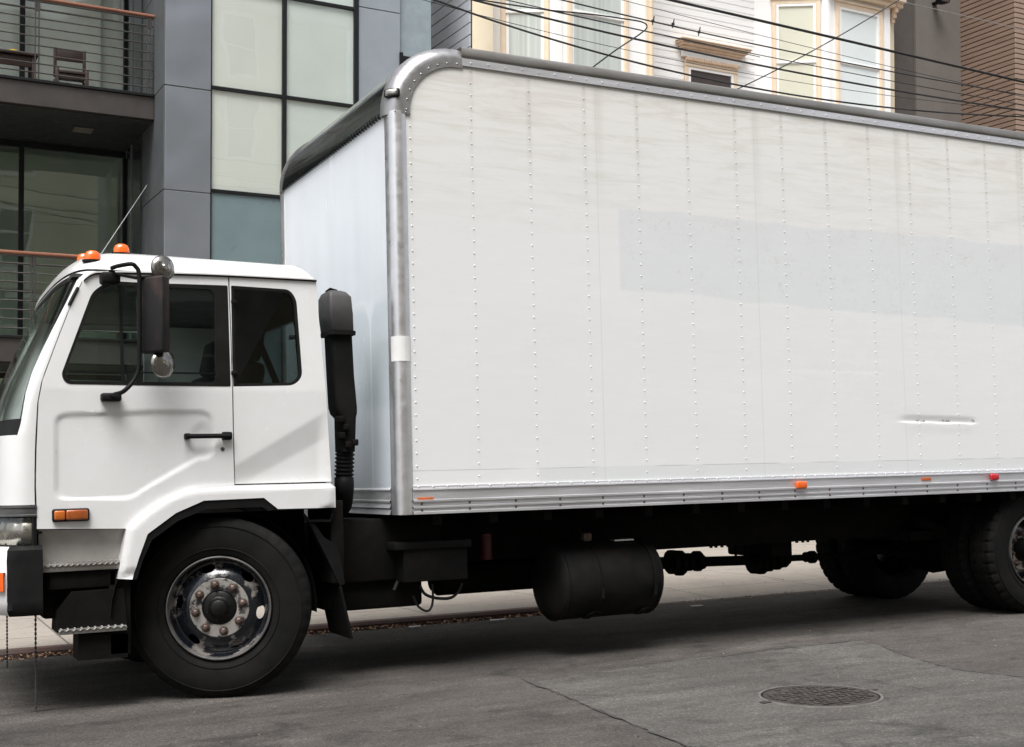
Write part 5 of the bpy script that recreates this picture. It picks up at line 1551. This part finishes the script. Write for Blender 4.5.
bm = nb(); fbox(bm, FW, s0-.22, s1+.22, -.07, -.049, wt+.205, wt+.30, .003); obj('cornice_panel', bm, 'vwhite', SW)
# right bay
c2 = BV(827, 30, 0).x
b_u, b_v = left_facet_start(c2, 33, .70)
Lr, F4 = facet(b_u, b_v, c2, 0); bay_facet(F4, Lr, 'vwhite')
e2u = BV(889, 30, 0).x
L5, F5 = facet(c2, 0, e2u, 0); bay_facet(F5, L5, 'vwhite')
L6, F6 = facet(e2u, 0, v1u, .1); bay_facet(F6, L6, 'creaml')
sash(F4, Lr, 776, 815.5, 6, 63.5, 'vblind')
sash(F5, L5, 838.5, 878, 8, 67, 'vwblind')
bm = nb(); fbox(bm, F4, Lr-.09, Lr, -.02, 0, -2, W1); fbox(bm, F5, 0, .07, -.02, 0, -2, W1); fbox(bm, F5, L5-.14, L5, -.03, .0, -2, W1); obj('corner_board', bm, 'vwhite', VH)
bm = nb(); p = BV(893, 22, 0); 
for k, (dv, dw) in enumerate(((.02, .0), (.06, .08), (.11, .17), (.15, .26))): box(bm, p.x-.03, p.x+.04, -dv, .02, p.z-.02+dw, p.z+.08+dw, .01)
obj('bracket', bm, 'tan', VH)
bm = nb(); wz_ = BV(860, 3, 0).z; box(bm, c2-.02, v1u+.02, -.12, .0, wz_+.02, wz_+.10, .006); box(bm, c2-.02, v1u+.02, -.2, .0, wz_+.10, wz_+.22, .01); obj('bay_cornice', bm, 'cream', VH)
bm = nb(); box(bm, v0u-.1, v1u+.1, -.3, 8, W1+.2, W1+.6, .02); obj('roof', bm, 'tan', VH)

# ---------------- taupe building
t0 = v1u+.005; tm = BV(916, 50, .25).x; t2 = BV(960.5, 50, .25).x+.02
TB = bthing('stucco_building', 'plain taupe stucco building wall with a small floodlight', 'building', (t0+t2)/2)
bm = nb(); box(bm, tm, t2, .25, 8, GW, 7); obj('wall', bm, 'taupe', TB)
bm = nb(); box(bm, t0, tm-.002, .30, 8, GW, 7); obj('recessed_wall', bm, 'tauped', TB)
p = BV(940, 3, .1); bm = nb(); rings = []
for k, (dv, r) in enumerate(((.25, .06), (.14, .06), (.10, .12), (-.02, .14), (-.04, .12))): rings.append([(p.x+r*math.cos(a), dv, p.z+.03+r*.55*math.sin(a)) for a in [2*math.pi*k2/16 for k2 in range(16)]])
loft(bm, rings); FLd = obj('floodlight', bm, 'frame', None); FLd.matrix_world = BM_; tag(FLd, 'small black floodlight fixed high on the taupe wall', 'lamp')
bm = nb(); box(bm, p.x-.09, p.x+.09, -.045, -.04, p.z-.02, p.z+.08, .0); o = obj('lens', bm, 'dpane', None); o.parent = FLd
# ---------------- brown building
bv = -1.03; bu = BV(1015.5, 50, bv).x
BR = bthing('brown_house', 'house clad in narrow brown horizontal siding, nearest the right edge', 'house', bu+4)
bm = nb(); box(bm, bu+.02, bu+14, bv+.02, 8, GW, 8); obj('wall', bm, 'groove', BR)
bm = nb(); w = GW
while w < 7: box(bm, bu, bu+.019, bv+.02, 8, w+.006, w+.083, .002, 1); w += .095
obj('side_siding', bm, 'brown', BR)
bm = nb(); w = GW
while w < 7: box(bm, bu, bu+14, bv, bv+.019, w+.006, w+.083, .002, 1); w += .095
obj('front_siding', bm, 'brownl', BR)

# ---------------- house across the street, mirrored in the windows
OH = thing('opposite_house', 'cream house across the street, seen reflected in the glass', 'house', (0, -14, 0))
FY = -14.0; HT = 15.6
bm = nb(); box(bm, -12, 12, -22, FY, 0, HT); obj('wall', bm, 'opp', OH)
for bx_ in (-7.5, -1.2, 5.2):
    bm = nb(); loft(bm, [[(bx_-1.7, FY+.01, z), (bx_-1.0, FY+.9, z), (bx_+1.0, FY+.9, z), (bx_+1.7, FY+.01, z)] for z in (3.2, HT+.3)]); obj('bay', bm, 'opp', OH)
    bm = nb(); loft(bm, [[(bx_-2.0*q, FY+.01, z), (bx_-1.2*q, FY+1.15*q, z), (bx_+1.2*q, FY+1.15*q, z), (bx_+2.0*q, FY+.01, z)] for z, q in ((HT+.3, 1), (HT+.7, 1.05), (HT+1.2, .9), (HT+1.5, .5))]); obj('bay_cornice', bm, 'oppw', OH)
bm = nb(); box(bm, -12.2, 12.2, FY, FY+.5, HT-.3, HT+.2, .02); obj('cornice', bm, 'oppw', OH)
for bx_ in (-7.5, -1.2, 5.2):
    for z in (1.0, 4.1, 7.3, 10.5, 13.2):
        for x, yy in ((bx_-.5, FY+.9 if z > 3 else FY), (bx_+2.5, FY)):
            bm = nb(); box(bm, x-.12, x+1.12, yy, yy+.10, z-.15, z+2.05, .02); wf = obj('window_frame', bm, 'oppw', OH)
            bm = nb(); box(bm, x, x+1.0, yy+.10, yy+.11, z, z+.92); obj('pane', bm, 'oppg', wf)
            bm = nb(); box(bm, x, x+1.0, yy+.10, yy+.11, z+.98, z+1.9); obj('pane', bm, 'oppg', wf)
bm = nb(); box(bm, -10, 2.5, FY+.95, FY+1.2, 6.0, 6.15); box(bm, -10, 2.5, FY+.95, FY+1.2, 6.9, 7.0)
for k in range(56): tube(bm, [(-9.9+k*.22, FY+1.08, 6.15), (-9.9+k*.22, FY+1.08, 6.5), (-9.9+k*.22, FY+1.08, 6.9)], [.03, .07, .03], 6)
obj('balustrade', bm, 'oppw', OH)

# ---------------- overhead wires
YW = 4.2
def wire(label, pix, r, mt='cable', y=YW, extl=7, extr=12, fit=True):
    if fit:
        import numpy as np
        c = np.polyfit([p[0] for p in pix], [p[1] for p in pix], 2)
        n = 9; a_, b_ = pix[0][0], pix[-1][0]
        pix = [(a_+(b_-a_)*k/(n-1), float(np.polyval(c, a_+(b_-a_)*k/(n-1)))) for k in range(n)]
    P = [onY(px, py, y) for px, py in pix]
    P = smooth_path(P, 5)
    if extl:
        d = (P[0]-P[1]).normalized(); P = [P[0]+d*t_+Vector((0, 0, t_*t_*.003)) for t_ in (extl, extl*.6, extl*.3)]+P
    if extr:
        d = (P[-1]-P[-2]).normalized(); P = P+[P[-1]+d*t_+Vector((0, 0, t_*t_*.003)) for t_ in (extr*.3, extr*.6, extr)]
    bm = nb(); tube(bm, P, r, 6)
    return tag(obj('overhead_wire', bm, mt, smooth=60), label, 'wire', 'overhead wires above the truck')
wire('thickest black cable, crossing both windows of the right bay', [(665, -1), (700, 6.3), (836, 38), (902, 54), (1024, 82)], .016)
wire('thin wire just below the thickest cable', [(620, -1), (660, 10), (700, 20.6), (800, 45), (902, 69), (1024, 97)], .0035, y=4.3)
wire('medium cable with small clips, above the small cornice', [(560, -1), (608, 11.7), (660, 24), (700, 31.6), (766, 46), (902, 74), (1024, 95)], .008, y=4.1)
wire('thin cable touching the tan cornice, third from below', [(500, -1), (557, 12), (610, 22), (660, 34), (715, 46), (779, 58), (902, 85), (1024, 104)], .0055, y=4.4)
wire('thick cable running just under the tan cornice', [(472, -1), (499, 6.8), (581, 27), (660, 45), (700, 53), (779, 68), (902, 92), (1024, 110.8)], .0115, y=4.2)
wire('very thin wire low over the bay windows', [(420, 0), (468, 12), (540, 30), (600, 43), (660, 56), (741, 72), (800, 84), (902, 99), (1024, 109.5)], .0035, y=4.35)
wire('lowest cable, flattening out over the box roof', [(426, -1), (503, 23), (587, 47), (660, 67), (700, 77), (795, 98), (902, 110.8), (1024, 115)], .0105, y=4.15)
wire('pale thin wire at the top right corner', [(889, -1), (950, 12.5), (1024, 30)], .0045, 'cableg', y=4.6)
wire('cable joining the clipped bundle at a hooked end', [(432, -8), (500, 3), (548, 10), (589, 14), (622, 18.5), (642, 22), (647, 27), (640, 34), (616, 50), (593, 67), (570, 84)], .008, y=4.15, extr=0, fit=False)
wire('thin wire within the bundle left of the small window', [(540, 8), (565, 15), (600, 22), (648, 31), (700, 44), (760, 57)], .0045, y=4.3, extl=0, extr=0)
wire('diagonal service wire rising to the right across the right bay', [(720, 97), (740, 88), (836, 38), (898, 0), (930, -20)], .0075, y=4.5, extl=0, extr=3)
for k, (px, py) in enumerate(((653, 21), (673, 24), (699, 32))):
    p = onY(px, py, 4.1); bm = nb(); tube(bm, [p+Vector((-.01, 0, -.045)), p+Vector((.012, -.01, .055))], .007, 6); box(bm, p.x-.014, p.x+.014, p.y-.014, p.y+.014, p.z-.014, p.z+.014, .004)
    tag(obj('wire_clip', bm, 'cable'), ['small dark clip on the wire, leftmost of the three', 'small dark clip on the wire, middle of the three', 'small dark clip on the wire, rightmost of the three'][k], 'wire clip', 'clips on the wire')

# ================================================================== light
w = bpy.data.worlds.new('World'); sc.world = w; w.use_nodes = True; N = w.node_tree.nodes; L = w.node_tree.links
sky = N.new('ShaderNodeTexSky'); sky.sky_type = 'NISHITA'; sky.sun_disc = False
EL, AZ = 62, 215
sky.sun_elevation = R(EL); sky.dust_density = 4; sky.air_density = 1.0; sky.ozone_density = 1
hs_ = N.new('ShaderNodeHueSaturation'); hs_.inputs['Saturation'].default_value = .30
L.new(sky.outputs[0], hs_.inputs['Color']); L.new(hs_.outputs[0], N['Background'].inputs[0]); N['Background'].inputs[1].default_value = .15
# sun direction: from the camera side, high, slightly behind-left
sd = Vector((-.34, -.36, 1.0)).normalized()
ang = math.atan2(sd.x, sd.y); sky.sun_rotation = ang; sky.sun_elevation = math.asin(sd.z)
sl = bpy.data.lights.new('sun', 'SUN'); sl.energy = 3.6; sl.angle = R(38); sl.color = (1, .985, .96)
so = bpy.data.objects.new('sun', sl); COL.objects.link(so); so.rotation_euler = sd.to_track_quat('Z', 'Y').to_euler()
sc.view_settings.view_transform = 'Standard'; sc.view_settings.look = 'None'; sc.view_settings.gamma = 1
sc.view_settings.exposure = 0.38
for o in bpy.data.objects:
    if '_off' in o: del o['_off']
sc.render.resolution_x = W_; sc.render.resolution_y = H_
